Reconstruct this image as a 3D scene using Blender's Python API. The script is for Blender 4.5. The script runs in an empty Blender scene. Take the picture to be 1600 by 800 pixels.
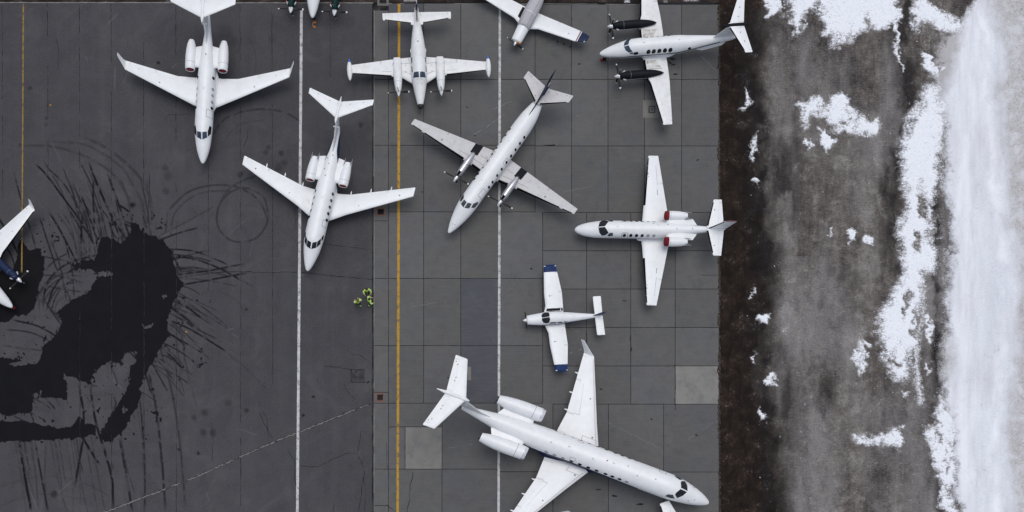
import bpy, bmesh, math, random
import numpy as np
from mathutils import Vector, Matrix
R = math.radians
random.seed(7)
SC = bpy.context.scene
COL = SC.collection

# ------------------------------------------------------------------ camera, sky, sun, exposure
CAM_H = 95.0                      # drone altitude in metres, lens straight down
PPM = 17.0                        # photo pixels per metre on the ground
cam = bpy.data.cameras.new('drone_camera')
cam.sensor_width = 36.0
cam.lens = 36.0 * CAM_H * PPM / 1600.0
cam.shift_x = (800 - 640) / 1600.0
cam.shift_y = (900 - 400) / 1600.0
cam.clip_end = 2000
camo = bpy.data.objects.new('drone_camera', cam)
camo.location = (0, 0, CAM_H)
COL.objects.link(camo)
SC.camera = camo

world = bpy.data.worlds.new("World"); SC.world = world; world.use_nodes = True
wn = world.node_tree.nodes; wl = world.node_tree.links
sky = wn.new('ShaderNodeTexSky'); sky.sky_type = 'NISHITA'; sky.sun_disc = False
sky.sun_elevation = R(79); sky.sun_rotation = R(10); sky.air_density = 1.0; sky.dust_density = 3.0
hs = wn.new('ShaderNodeHueSaturation'); hs.inputs['Saturation'].default_value = 0.52
bg = wn['Background']; bg.inputs['Strength'].default_value = 0.137
wl.new(sky.outputs[0], hs.inputs['Color']); wl.new(hs.outputs[0], bg.inputs['Color'])

sun = bpy.data.lights.new('sun', 'SUN'); sun.energy = 1.1; sun.angle = R(44); sun.color = (.985, 1.0, .99)
suno = bpy.data.objects.new('sun', sun); COL.objects.link(suno)
suno.rotation_euler = (R(-11), 0, R(-8))
SC.view_settings.view_transform = 'Standard'
SC.view_settings.look = 'None'
SC.view_settings.gamma = 1.0
SC.view_settings.exposure = -0.15
try: SC.view_settings.use_curve_mapping = False
except Exception: pass
SC.render.engine = 'CYCLES'
SC.cycles.max_bounces = 5
SC.cycles.use_denoising = True

# ------------------------------------------------------------------ small helpers
def srgb(h):
    h = h.lstrip('#'); c = [int(h[i:i+2], 16) / 255 for i in (0, 2, 4)]
    return tuple(x / 12.92 if x <= .04045 else ((x + .055) / 1.055) ** 2.4 for x in c) + (1.0,)

def G(px, py):                    # survey grid of the apron (17 units a metre) to metres
    return ((px - 640) / PPM, (900 - py) / PPM)

def tag(o, label=None, cat=None, group=None, kind=None):
    if label: o['label'] = label
    if cat: o['category'] = cat
    if group: o['group'] = group
    if kind: o['kind'] = kind
    return o

def empty(name, loc, rz=0.0, label=None, cat=None, group=None):
    o = bpy.data.objects.new(name, None); COL.objects.link(o)
    o.empty_display_size = .3
    o.location = loc; o.rotation_euler = (0, 0, rz)
    return tag(o, label, cat, group)

SHEAR = [0.0]
def mk(name, verts, faces, mat, parent=None, smooth=True, mats=None, fmat=None, auto=None):
    me = bpy.data.meshes.new(name)
    if SHEAR[0]:
        verts = [(v[0] + SHEAR[0] * v[1], v[1], v[2]) for v in verts]
    me.from_pydata([tuple(map(float, v)) for v in verts], [], faces)
    for m in (mats or [mat]): me.materials.append(m)
    if fmat: me.polygons.foreach_set('material_index', fmat)
    if smooth:
        me.polygons.foreach_set('use_smooth', [True] * len(me.polygons))
    me.validate(); me.update()
    bm = bmesh.new(); bm.from_mesh(me)
    bmesh.ops.recalc_face_normals(bm, faces=bm.faces)
    if smooth:
        lim = R(auto if auto else 42)
        for e in bm.edges:
            if len(e.link_faces) == 2 and e.calc_face_angle(0) > lim: e.smooth = False
    bm.to_mesh(me); bm.free()
    o = bpy.data.objects.new(name, me); COL.objects.link(o)
    if parent: o.parent = parent
    return o

def box_vf(c, s, rz=0.0):
    x, y, z = c; a, b, h = s[0] / 2, s[1] / 2, s[2] / 2
    cs, sn = math.cos(rz), math.sin(rz); V = []
    for dz in (-h, h):
        for dx, dy in ((-a, -b), (a, -b), (a, b), (-a, b)):
            V.append((x + dx * cs - dy * sn, y + dx * sn + dy * cs, z + dz))
    return V, [(3, 2, 1, 0), (4, 5, 6, 7), (0, 1, 5, 4), (1, 2, 6, 5), (2, 3, 7, 6), (3, 0, 4, 7)]

def join_vf(lst):
    V, F = [], []
    for v, f in lst:
        n = len(V); V += list(v); F += [tuple(i + n for i in q) for q in f]
    return V, F

def tube_vf(p0, p1, r0, r1=None, n=12):
    r1 = r0 if r1 is None else r1
    p0, p1 = Vector(p0), Vector(p1); d = (p1 - p0).normalized()
    a = d.orthogonal().normalized(); b = d.cross(a)
    V = []
    for p, r in ((p0, r0), (p1, r1)):
        for i in range(n):
            t = 2 * math.pi * i / n
            V.append(tuple(p + a * math.cos(t) * r + b * math.sin(t) * r))
    F = [(i, (i + 1) % n, n + (i + 1) % n, n + i) for i in range(n)]
    F += [tuple(range(n))[::-1], tuple(range(n, 2 * n))]
    return V, F

# ------------------------------------------------------------------ materials
def new_mat(name):
    m = bpy.data.materials.new(name); m.use_nodes = True
    return m, m.node_tree.nodes, m.node_tree.links, m.node_tree.nodes['Principled BSDF']

def node(N, t, **kw):
    n = N.new(t)
    for k, v in kw.items():
        if hasattr(n, k): setattr(n, k, v)
        else: n.inputs[k].default_value = v
    return n

def noise(N, L, scale, detail=5, rough=.6, vec=None, dist=0.0):
    n = node(N, 'ShaderNodeTexNoise'); n.inputs['Scale'].default_value = scale
    n.inputs['Detail'].default_value = detail; n.inputs['Roughness'].default_value = rough
    n.inputs['Distortion'].default_value = dist
    if vec is not None: L.new(vec, n.inputs['Vector'])
    return n

def ramp(N, L, fac, stops):
    r = N.new('ShaderNodeValToRGB'); el = r.color_ramp.elements
    while len(el) < len(stops): el.new(0.5)
    for e, (p, c) in zip(el, stops):
        e.position = p; e.color = c if len(c) == 4 else (*c, 1)
    L.new(fac, r.inputs['Fac']); return r

def mixc(N, L, fac, a, b, mode='MIX'):
    m = N.new('ShaderNodeMix'); m.data_type = 'RGBA'; m.blend_type = mode
    for sock, v in ((m.inputs[0], fac), (m.inputs[6], a), (m.inputs[7], b)):
        if hasattr(v, 'is_linked'): L.new(v, sock)
        else: sock.default_value = v
    return m.outputs[2]

def maprange(N, L, v, a, b, c=0., d=1.):
    m = N.new('ShaderNodeMapRange'); L.new(v, m.inputs[0])
    for i, x in zip((1, 2, 3, 4), (a, b, c, d)): m.inputs[i].default_value = x
    return m.outputs[0]

def mathn(N, L, op, a, b=None):
    m = N.new('ShaderNodeMath'); m.operation = op
    for i, v in enumerate((a, b)):
        if v is None: continue
        if hasattr(v, 'is_linked'): L.new(v, m.inputs[i])
        else: m.inputs[i].default_value = v
    return m.outputs[0]

def grey(v): return (v, v, v, 1)

def paint(name, col, rough=.32, dirt=.25, spec=.5, dirtcol=(.30, .28, .25, 1), metal=0., scale=1.0, stretch=None):
    m, N, L, P = new_mat(name)
    tc = N.new('ShaderNodeTexCoord')
    mp = node(N, 'ShaderNodeMapping'); L.new(tc.outputs['Object'], mp.inputs['Vector'])
    mp.inputs['Scale'].default_value = stretch or (1, 1, 1)
    a = noise(N, L, 1.3 * scale, 6, .65, mp.outputs[0]); b = noise(N, L, 14 * scale, 4, .6, mp.outputs[0])
    f = mathn(N, L, 'MULTIPLY', maprange(N, L, a.outputs[0], .42, .75), maprange(N, L, b.outputs[0], .3, .7, .4, 1))
    f = mathn(N, L, 'MULTIPLY', f, dirt)
    L.new(mixc(N, L, f, col, dirtcol), P.inputs['Base Color'])
    L.new(maprange(N, L, b.outputs[0], .2, .8, rough * .8, rough * 1.3), P.inputs['Roughness'])
    P.inputs['Specular IOR Level'].default_value = spec
    P.inputs['Metallic'].default_value = metal
    return m

M = {}
M['white'] = paint('white_paint', (.80, .81, .825, 1), .34, .26, dirtcol=(.42, .41, .39, 1))
M['white2'] = paint('white_paint_worn', (.77, .775, .78, 1), .4, .42, dirtcol=(.38, .36, .33, 1), scale=1.5)
M['greywing'] = paint('pale_grey_paint', (.56, .55, .56, 1), .5, .45, dirtcol=(.26, .24, .22, 1), scale=1.6)
M['bare'] = paint('bare_aluminium', (.62, .62, .65, 1), .3, .3, metal=.75, scale=1.5)
M['navy'] = paint('navy_paint', (.008, .018, .06, 1), .45, .05, spec=.15)
M['black'] = paint('black_paint', (.007, .008, .012, 1), .5, .12, spec=.12, dirtcol=(.04, .04, .04, 1))
M['boot'] = paint('black_rubber', (.004, .004, .005, 1), .7, .1, spec=.05, dirtcol=(.03, .03, .03, 1))
M['blue'] = paint('blue_paint', (.005, .024, .10, 1), .45, .05, spec=.15)
M['tipblue'] = paint('bright_blue_paint', (.03, .15, .55, 1), .35, .05)
M['maroon'] = paint('maroon_paint', (.16, .015, .03, 1), .4, .1)
M['green'] = paint('dark_green_paint', (.002, .022, .022, 1), .45, .05, spec=.12)
M['stripe'] = paint('grey_stripe_paint', (.045, .06, .085, 1), .4, .1)
M['red'] = paint('red_cover_cloth', (.17, .006, .016, 1), .8, .2, spec=.2)
M['redo'] = paint('orange_red_cover_cloth', (.20, .014, .008, 1), .8, .2, spec=.2)
M['orange'] = paint('orange_plastic', (.62, .20, .02, 1), .6, .2, spec=.3)
M['cover'] = paint('grey_canvas_cover', (.47, .46, .49, 1), .9, .35, spec=.1, scale=2.5)
M['tyre'] = paint('tyre_rubber', (.008, .008, .009, 1), .8, .2, spec=.05)
M['steel'] = paint('steel_grey', (.35, .35, .37, 1), .4, .2, metal=.6)
M['blade'] = paint('propeller_blade', (.012, .012, .013, 1), .45, .1, spec=.2)
M['bladetip'] = paint('propeller_tip_white', (.75, .75, .75, 1), .4, .1)
M['chrome'] = paint('polished_spinner', (.80, .80, .83, 1), .22, .05, metal=.5)
M['seam'] = paint('seam_grey', (.22, .23, .25, 1), .6, 0)
M['hot'] = paint('dark_exhaust_metal', (.05, .048, .045, 1), .5, .3, metal=.5)
M['radome'] = paint('black_radome', (.012, .012, .013, 1), .5, .1)
M['darkhole'] = paint('black_interior', (.004, .004, .004, 1), .9, 0, spec=.05)

def glass_mat(name, col):
    m, N, L, P = new_mat(name)
    tc = N.new('ShaderNodeTexCoord')
    a = noise(N, L, 3.5, 3, .5, tc.outputs['Object'])
    L.new(ramp(N, L, a.outputs[0], [(.35, col), (.7, tuple(c * 2.4 for c in col[:3]) + (1,))]).outputs[0], P.inputs['Base Color'])
    P.inputs['Roughness'].default_value = .08
    P.inputs['Specular IOR Level'].default_value = .45
    return m
M['glass'] = glass_mat('dark_cabin_glass', (.006, .007, .009, 1))
M['glassb'] = glass_mat('blue_windscreen_glass', (.022, .035, .055, 1))
M['glassg'] = glass_mat('grey_windscreen_glass', (.03, .038, .042, 1))
M['shade'] = paint('closed_window_shade', (.33, .33, .35, 1), .5, .2)

# ------------------------------------------------------------------ numpy noise and polygon masks
def vnoise(x, y, seed=0):
    xi = np.floor(x).astype(np.int64); yi = np.floor(y).astype(np.int64)
    fx = x - xi; fy = y - yi
    fx = fx * fx * (3 - 2 * fx); fy = fy * fy * (3 - 2 * fy)
    def h(a, b):
        n = (a * 374761393 + b * 668265263 + seed * 2147483647) & 0xffffffff
        n = ((n ^ (n >> 13)) * 1274126177) & 0xffffffff
        n = (n ^ (n >> 16)) & 0xffffffff
        return n / 4294967295.0
    a, b, c, d = h(xi, yi), h(xi + 1, yi), h(xi, yi + 1), h(xi + 1, yi + 1)
    return (a + (b - a) * fx) * (1 - fy) + (c + (d - c) * fx) * fy

def fbm(x, y, s, octv=4, seed=0, gain=.55):
    v = 0; a = 1; t = 0; x = x / s; y = y / s
    for i in range(octv):
        v = v + a * vnoise(x + 17.3 * i, y - 9.1 * i, seed + i * 13); t += a; a *= gain; x = x * 2.03; y = y * 2.03
    return v / t

def sd_poly(X, Y, P):             # signed distance, positive inside
    P = np.array(P, float); d = np.full(X.shape, 1e9); ins = np.zeros(X.shape, bool)
    for i in range(len(P)):
        ax, ay = P[i]; bx, by = P[(i + 1) % len(P)]
        ex, ey = bx - ax, by - ay
        t = np.clip(((X - ax) * ex + (Y - ay) * ey) / (ex * ex + ey * ey + 1e-9), 0, 1)
        d = np.minimum(d, (X - ax - t * ex) ** 2 + (Y - ay - t * ey) ** 2)
        c = ((ay > Y) != (by > Y)) & (X < (bx - ax) * (Y - ay) / ((by - ay) if by != ay else 1e-9) + ax)
        ins ^= c
    return np.where(ins, 1, -1) * np.sqrt(d)

def add_poly(mask, X, Y, P, soft=1.0, pad=14, val=1.0):
    xs = [p[0] for p in P]; ys = [p[1] for p in P]
    sel = (X > min(xs) - pad) & (X < max(xs) + pad) & (Y > min(ys) - pad) & (Y < max(ys) + pad)
    if not sel.any(): return
    s = sd_poly(X[sel], Y[sel], P)
    mask[sel] = np.maximum(mask[sel], val * np.clip(.5 + s / (2 * soft), 0, 1))

def spline(P, n=10):
    P = [np.array(p, float) for p in P]
    if len(P) == 2: return P
    out = []
    for i in range(len(P) - 1):
        p0 = P[max(i - 1, 0)]; p1 = P[i]; p2 = P[i + 1]; p3 = P[min(i + 2, len(P) - 1)]
        for k in range(n):
            t = k / n
            out.append(.5 * ((2 * p1) + (-p0 + p2) * t + (2 * p0 - 5 * p1 + 4 * p2 - p3) * t * t + (-p0 + 3 * p1 - 3 * p2 + p3) * t ** 3))
    out.append(P[-1]); return out

def add_line(mask, X, Y, P, w, val=1.0, soft=1.2, taper=True):
    S = spline(P, 6) if len(P) > 2 else P
    xs = [p[0] for p in S]; ys = [p[1] for p in S]; pad = w + soft + 2
    sel = (X > min(xs) - pad) & (X < max(xs) + pad) & (Y > min(ys) - pad) & (Y < max(ys) + pad)
    x, y = X[sel], Y[sel]; best = np.full(x.shape, 1e9); tt = np.zeros(x.shape)
    n = len(S) - 1
    for i in range(n):
        ax, ay = S[i]; bx, by = S[i + 1]; ex, ey = bx - ax, by - ay
        t = np.clip(((x - ax) * ex + (y - ay) * ey) / (ex * ex + ey * ey + 1e-9), 0, 1)
        d = np.hypot(x - ax - t * ex, y - ay - t * ey)
        u = d < best; best = np.where(u, d, best); tt = np.where(u, (i + t) / n, tt)
    v = np.clip(.5 + (w / 2 - best) / soft, 0, 1) * val
    if taper: v = v * np.clip(np.minimum(tt, 1 - tt) * 7 + .15, 0, 1)
    mask[sel] = np.maximum(mask[sel], v)

def grid_obj(name, xs, ys, zfun, mat, masks):
    X, Y = np.meshgrid(xs, ys)
    nx, ny = len(xs), len(ys)
    Z = zfun(X, Y) if zfun is not None else np.zeros(X.shape)
    co = np.empty((nx * ny, 3)); co[:, 0] = (X.ravel() - 640) / PPM; co[:, 1] = (900 - Y.ravel()) / PPM; co[:, 2] = Z.ravel()
    idx = np.arange(nx * ny).reshape(ny, nx)
    q = np.stack([idx[:-1, :-1], idx[1:, :-1], idx[1:, 1:], idx[:-1, 1:]], -1).reshape(-1, 4)
    me = bpy.data.meshes.new(name)
    me.vertices.add(len(co)); me.vertices.foreach_set('co', co.ravel())
    me.loops.add(q.size); me.loops.foreach_set('vertex_index', q.ravel())
    me.polygons.add(len(q)); me.polygons.foreach_set('loop_start', np.arange(0, q.size, 4))
    me.update(calc_edges=True)
    me.polygons.foreach_set('use_smooth', np.ones(len(q), bool))
    for an, arr in masks.items():
        at = me.color_attributes.new(an, 'FLOAT_COLOR', 'POINT')
        c = np.ones((nx * ny, 4)); 
        for k, m_ in enumerate(arr): c[:, k] = m_.ravel()
        at.data.foreach_set('color', c.ravel().astype(np.float32))
    me.materials.append(mat); me.validate()
    o = bpy.data.objects.new(name, me); COL.objects.link(o)
    tag(o, kind='structure'); return o

def axis_pts(a, b, fine0, fine1, f, c):
    r = []
    x = a
    while x < b - 1e-6:
        r.append(x); x += f if fine0 <= x < fine1 else c
    r.append(b); return np.array(r)

# ------------------------------------------------------------------ asphalt apron with its stain and tyre marks
ax_ = axis_pts(-420, 583, -14, 590, 1.25, 14.0)
ay_ = axis_pts(4.5, 1300, 4, 812, 1.25, 14.0)
AX, AY = np.meshgrid(ax_, ay_)
wx = AX + (fbm(AX, AY, 16, 5, 3) - .5) * 9 + (fbm(AX, AY, 4, 3, 9) - .5) * 6
wy = AY + (fbm(AX, AY, 16, 5, 5) - .5) * 9 + (fbm(AX, AY, 4, 3, 11) - .5) * 6
stain = np.zeros(AX.shape)
MAIN = [(205,345),(213,350),(232,366),(256,378),(268,395),(277,425),(287,443),(272,470),(262,495),(262,525),(250,545),(240,562),(228,585),(217,610),(213,632),(197,655),(182,685),(166,690),(156,684),(164,662),(180,640),(197,612),(203,585),(214,562),(213,548),(196,550),(188,566),(170,566),(160,570),(146,578),(143,600),(128,596),(113,590),(97,586),(104,606),(105,626),(88,622),(70,620),(52,622),(47,645),(20,648),(-60,650),(-60,560),(20,560),(44,566),(62,566),(66,545),(80,528),(92,516),(97,503),(88,490),(100,478),(110,470),(122,466),(136,458),(150,440),(152,428),(146,420),(126,420),(113,416),(127,407),(146,407),(152,392),(158,374),(166,368),(187,378),(198,374),(204,357)]
add_poly(stain, wx, wy, MAIN, 1.3)
add_poly(stain, wx, wy, [(30,372),(44,389),(62,388),(68,404),(70,425),(64,442),(58,458),(52,480),(44,492),(24,492),(14,504),(-60,508),(-60,440),(20,420),(28,400)], 1.3)
add_poly(stain, wx, wy, [(-60,652),(20,658),(48,660),(90,668),(112,664),(122,652),(134,662),(150,664),(151,680),(128,684),(80,688),(40,690),(-60,692)], 1.3)
add_poly(stain, wx, wy, [(208,610),(222,612),(212,640),(196,668),(178,688),(160,690),(160,676),(186,650)], 1.3)
holes = np.zeros(AX.shape)
for P in ([(252,460),(258,464),(250,470)],[(219,506),(226,510),(240,504),(238,512),(222,514)],[(190,632),(198,640),(192,646)],[(100,402),(120,404),(118,409),(98,408)],[(150,425),(178,424),(176,430),(152,431)],
          [(14,568),(60,560),(58,566),(20,573)],[(50,618),(66,610),(64,626),(52,628)]):
    add_poly(holes, wx, wy, P, 1.0)
stain = np.clip(stain - holes, 0, 1)
sp = fbm(AX, AY, 7, 3, 31)
near = np.zeros(AX.shape)
add_poly(near, AX, AY, [(10,330),(250,330),(330,440),(330,560),(230,700),(0,700),(0,500)], 18, pad=60)
stain = np.maximum(stain, near * np.clip((sp - .71) * 14, 0, 1) * .9)
rim = np.zeros(AX.shape); add_poly(rim, wx, wy, MAIN, 16, pad=30)
stain = np.maximum(stain, np.clip((fbm(AX + AY * .25, (AY - AX * .1) * .22, 3.2, 3, 35) - .60) * 9, 0, 1) * np.clip(rim * 2.2 - .15, 0, 1) * .8)

trk = np.zeros(AX.shape)
brk = np.clip((fbm(AX + 200, AY, 8, 3, 41) - .26) * 5, .2, 1)
def T(P, w=2.4, v=.8, **k): add_line(trk, wx * .1 + AX * .9, wy * .1 + AY * .9, P, w * 1.05, min(1, v * (1.35 if v > .5 else 1.15)), **k)
for P, w, v in (
    ([(22,229),(75,228),(120,239),(157,257),(184,280),(199,306),(208,325)],4.0,.30),
    ([(60,222),(124,224),(157,238),(190,262),(208,290),(222,318),(232,366)],3.6,.26),
    ([(124,212),(157,226),(187,246),(214,272),(231,299),(239,332),(243,366)],4.4,.34),
    ([(56,257),(71,272),(100,310),(128,350),(150,389)],2.6,.75),([(71,259),(100,288),(125,330),(148,385)],2.2,.6),
    ([(139,254),(150,285),(170,330),(190,376)],2.6,.7),([(144,268),(160,305),(176,340),(199,378)],2.6,.75),([(77,332),(95,362),(112,395),(124,418)],2.6,.8),
    ([(86,345),(100,372),(120,410)],2.0,.6),([(22,269),(35,320),(48,360),(56,389)],2.2,.6),([(62,340),(75,380),(90,426)],2.2,.65),([(127,306),(140,340),(152,375)],2.8,.8),
    ([(129,332),(127,370),(127,402)],2.6,.75),([(146,280),(146,320),(148,365)],2.6,.75),([(168,272),(182,310),(196,350),(203,372)],3.0,.75),([(185,320),(200,330),(208,345)],3.0,.9),
    ([(172,345),(190,343),(208,352)],1.8,.8),([(175,352),(195,350),(210,358)],1.8,.8),([(172,345),(176,362),(186,378)],1.8,.8),
    ([(122,600),(130,640),(130,680),(124,720),(117,760)],3.2,.75),([(140,600),(150,660),(165,710),(175,750),(177,800)],3.4,.75),([(187,685),(196,735),(207,800)],3.6,.6),
    ([(218,620),(225,700),(227,800)],2.6,.55),([(230,572),(242,625),(250,690),(255,745),(259,800)],3.6,.55),([(258,568),(270,620),(282,700),(290,800)],3.0,.45),
    ([(30,690),(38,740),(49,800)],3.8,.75),([(55,692),(64,740),(75,800)],3.0,.6),([(127,680),(140,702),(155,725)],3.6,.8),([(72,690),(70,740),(72,800)],2.0,.4),([(150,420),(160,460)],2,.5),
    ([(285,445),(330,437),(387,426)],2.4,.95),([(272,430),(320,424),(382,412)],2.0,.9),([(268,402),(295,403),(320,410),(352,424),(395,448)],2.4,.75),([(262,389),(300,392),(330,402),(356,414)],2.2,.8),
    ([(258,396),(300,401),(332,409)],1.6,.7),([(247,370),(262,362),(300,342),(335,322)],2.0,.4),([(247,376),(280,364),(310,356)],2.0,.7),
    ([(275,470),(295,482),(315,497)],2.8,.9),([(265,500),(300,516),(355,550)],2.4,.75),([(255,515),(290,536),(325,557)],2.2,.7),([(250,540),(270,560),(290,580)],2.6,.85),([(268,490),(300,510),(340,530)],1.8,.6),
    ([(262,478),(285,492),(305,512)],2.2,.8),([(236,565),(250,590),(262,612)],2.2,.6),([(242,560),(258,575),(272,596)],2.0,.6),([(346,545),(380,572),(420,612)],1.2,.35),
    ([(66,478),(75,440),(100,415),(135,402),(160,398)],2.6,.8),([(72,486),(84,450),(108,424),(146,408)],2.4,.75),([(58,470),(62,440),(80,412),(112,392)],2.0,.6),([(78,490),(92,455),(118,434)],1.8,.6),
    ([(60,445),(100,452),(140,458)],1.6,.6),([(62,430),(96,432),(130,442)],1.6,.6),([(20,500),(60,510),(95,530)],2.4,.7),([(10,515),(50,520),(80,535)],2.0,.6),([(70,470),(90,500),(105,520)],2.2,.6),
    ([(62,400),(90,405),(110,410)],1.6,.7),([(80,376),(95,420),(104,470)],2.0,.6),([(100,370),(112,420),(116,465)],2.0,.6),([(5,540),(40,545),(70,548)],2.0,.5),
    ([(-10,330),(10,360),(30,400)],3.0,.7),([(10,350),(22,380)],2.2,.7),([(-10,372),(14,392),(24,420)],2.2,.7)):
    T(P, w, v)
for P, w, v in (([(334,209),(345,192),(362,180),(400,171),(440,174),(470,190)],3.2,.4),([(352,220),(362,204),(380,193),(410,188)],2.6,.16),
    ([(418,330),(412,308),(395,297),(377,294),(355,304),(341,325),(340,352),(356,373),(377,378),(400,372),(416,352),(419,330)],2.6,.46),
    ([(440,262),(420,270),(390,278),(362,292),(346,312),(338,340)],2.6,.38),([(259,362),(262,335),(270,322),(296,299),(337,289),(375,294),(405,314),(417,340)],2.8,.46),
    ([(268,368),(272,335),(300,308),(330,299),(362,299)],2.4,.36),([(418,272),(440,290),(458,320),(462,350)],2.4,.2),([(290,600),(330,560),(380,600)],2,.08),
    ([(295,470),(330,455),(370,470),(385,500)],2.2,.12),([(0,760),(60,745),(120,750),(170,775)],2.4,.18),([(0,790),(60,772),(130,780)],2.2,.14),([(390,60),(400,90),(396,130)],3,.12),([(520,190),(545,230),(550,290)],3,.14)):
    T(P, w, v, taper=False)
rg = random.Random(5)
for k in range(34):               # long fine strokes through the upper rim, fanning up and left
    x = rg.uniform(120, 240); y = rg.uniform(350, 400); a = R(rg.uniform(238, 262)) if x < 215 else R(rg.uniform(255, 275)); l = rg.uniform(30, 120)
    T([(x, y + 16), (x + math.cos(a) * l * .5 + 3, y + math.sin(a) * l * .5), (x + math.cos(a) * l, y + math.sin(a) * l)], rg.uniform(.9, 2.0), rg.uniform(.3, .75))
for k in range(34):               # strokes off the right rim
    y = rg.uniform(395, 570); x = np.interp(y, [395, 443, 500, 570], [266, 284, 260, 238]); a = R(rg.uniform(18, 46)) if y > 450 else R(rg.uniform(-22, 22)); l = rg.uniform(20, 95)
    T([(x - 14, y - 8 * math.sin(a)), (x + math.cos(a) * l * .5, y + math.sin(a) * l * .5), (x + math.cos(a) * l, y + math.sin(a) * l + 4)], rg.uniform(.8, 1.9), rg.uniform(.4, .9))
for k in range(30):               # drag marks running down from the lower edge
    x = rg.uniform(10, 290); y = np.interp(x, [10, 150, 180, 240, 290], [690, 685, 690, 560, 520]); l = rg.uniform(40, 150)
    T([(x, y - 12), (x + l * .10, y + l * .5), (x + l * rg.uniform(.1, .26), y + l)], rg.uniform(.9, 2.0), rg.uniform(.2, .6))
for k in range(15):               # turning arcs between the two black pools
    r0 = rg.uniform(34, 78); cx, cy = 118 + rg.uniform(-8, 8), 486 + rg.uniform(-8, 8); a0 = rg.uniform(165, 200); a1 = a0 + rg.uniform(40, 95)
    T([(cx + r0 * math.cos(R(a)), cy + r0 * math.sin(R(a))) for a in np.linspace(a0, a1, 6)], rg.uniform(.8, 1.8), rg.uniform(.3, .8))
for k in range(60):               # short flicks off the rim of the stain
    i = rg.randrange(len(MAIN)); x, y = MAIN[i]
    if x < 0: continue
    a = rg.choice([R(60), R(75), R(240), R(255), R(30), R(215)]) + rg.uniform(-.25, .25); l = rg.uniform(10, 42)
    T([(x - math.cos(a) * 6, y - math.sin(a) * 6), (x + math.cos(a) * l * .5 + rg.uniform(-2, 2), y + math.sin(a) * l * .5), (x + math.cos(a) * l, y + math.sin(a) * l)], rg.uniform(.9, 1.9), rg.uniform(.4, .9))
trk = trk * brk
spot = np.zeros(AX.shape)
for x, y, r_, v in ((207,321,4.5,.85),(248,98,2.6,.9),(376,272,4.5,.5),(440,240,4,.5),(436,262,7,.35),(444,255,5,.4),(414,238,4,.4),(419,230,4,.4),(258,262,5,.35),(262,275,7,.3),(258,300,5,.35),(384,484,2,.8),(474,648,2.2,.9),(490,620,2,.8),(280,702,2.5,.9),(310,708,2.6,.9),
                    (318,676,5,.4),(333,677,5,.45),(320,645,5,.4),(302,653,4,.4),(386,642,3.5,.55),(356,630,5,.3),(84,772,5,.6),(175,729,4,.35),(563,195,4,.5),(535,268,2.5,.7),(424,62,6,.2),(360,64,10,.18),(352,50,12,.14),(47,138,3,.5),(73,185,3,.4),(32,225,3,.4),(72,195,3,.3),(90,280,3,.2)):
    d = np.hypot(wx * .5 + AX * .5 - x, (wy * .5 + AY * .5 - y))
    spot = np.maximum(spot, v * np.clip(.5 + (r_ - d) / (r_ * .7 + .8), 0, 1))
trk = np.maximum(trk, spot)
lite = np.zeros(AX.shape)
for k in range(26):
    x, y = rg.uniform(20, 570), rg.uniform(20, 790); a = rg.uniform(0, 3.1); l = rg.uniform(8, 40)
    add_line(lite, AX, AY, [(x, y), (x + math.cos(a) * l, y + math.sin(a) * l)], .8, rg.uniform(.15, .5))

m, N, L, P = new_mat('asphalt')
geo = N.new('ShaderNodeNewGeometry')
pos = geo.outputs['Position']
at = N.new('ShaderNodeVertexColor'); at.layer_name = 'wear'
sep = N.new('ShaderNodeSeparateColor'); L.new(at.outputs[0], sep.inputs[0])
n1 = noise(N, L, .07, 5, .6, pos); n2 = noise(N, L, .7, 6, .65, pos); n3 = noise(N, L, 9, 4, .75, pos); n4 = noise(N, L, 38, 2, .7, pos)
mpv = node(N, 'ShaderNodeMapping'); L.new(pos, mpv.inputs[0]); mpv.inputs['Scale'].default_value = (.9, .05, 1)
n5 = noise(N, L, 1.0, 4, .6, mpv.outputs[0])
c = mixc(N, L, maprange(N, L, n1.outputs[0], .3, .7), srgb('424144'), srgb('4c4b4e'))
c = mixc(N, L, maprange(N, L, n2.outputs[0], .35, .75, 0, .5), c, srgb('363639'))
c = mixc(N, L, maprange(N, L, n5.outputs[0], .45, .8, 0, .35), c, srgb('565456'))
n8 = noise(N, L, .22, 7, .7, pos, 1.2)
c = mixc(N, L, maprange(N, L, n8.outputs[0], .52, .72, 0, .55), c, srgb('5a585a'))
c = mixc(N, L, maprange(N, L, n8.outputs[0], .46, .3, 0, .5), c, srgb('38373b'))
c = mixc(N, L, maprange(N, L, n3.outputs[0], .45, .8, 0, .55), c, srgb('5c5b5f'))
c = mixc(N, L, maprange(N, L, n3.outputs[0], .48, .2, 0, .55), c, srgb('313034'))
c = mixc(N, L, maprange(N, L, n4.outputs[0], .55, .8, 0, .45), c, srgb('7a797c'))
c = mixc(N, L, sep.outputs[2], c, srgb('858488'))
tr = mathn(N, L, 'MULTIPLY', sep.outputs[1], maprange(N, L, n3.outputs[0], .25, .5, .7, 1.15))
trc = N.new('ShaderNodeClamp'); L.new(tr, trc.inputs[0]); c = mixc(N, L, trc.outputs[0], c, (.0105, .0105, .013, 1))
st = mathn(N, L, 'ADD', sep.outputs[0], maprange(N, L, n3.outputs[0], .3, .7, -.18, .18))
st = maprange(N, L, st, .42, .58)
sc = mixc(N, L, maprange(N, L, n2.outputs[0], .3, .7), (.0042, .0042, .006, 1), (.0068, .0068, .009, 1))
c = mixc(N, L, st, c, sc)
L.new(c, P.inputs['Base Color'])
L.new(maprange(N, L, st, 0, 1, .85, .6), P.inputs['Roughness'])
P.inputs['Specular IOR Level'].default_value = .08
bp = N.new('ShaderNodeBump'); bp.inputs['Strength'].default_value = .25; bp.inputs['Distance'].default_value = .02
L.new(n4.outputs[0], bp.inputs['Height']); L.new(bp.outputs[0], P.inputs['Normal'])
M['asphalt'] = m
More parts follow.
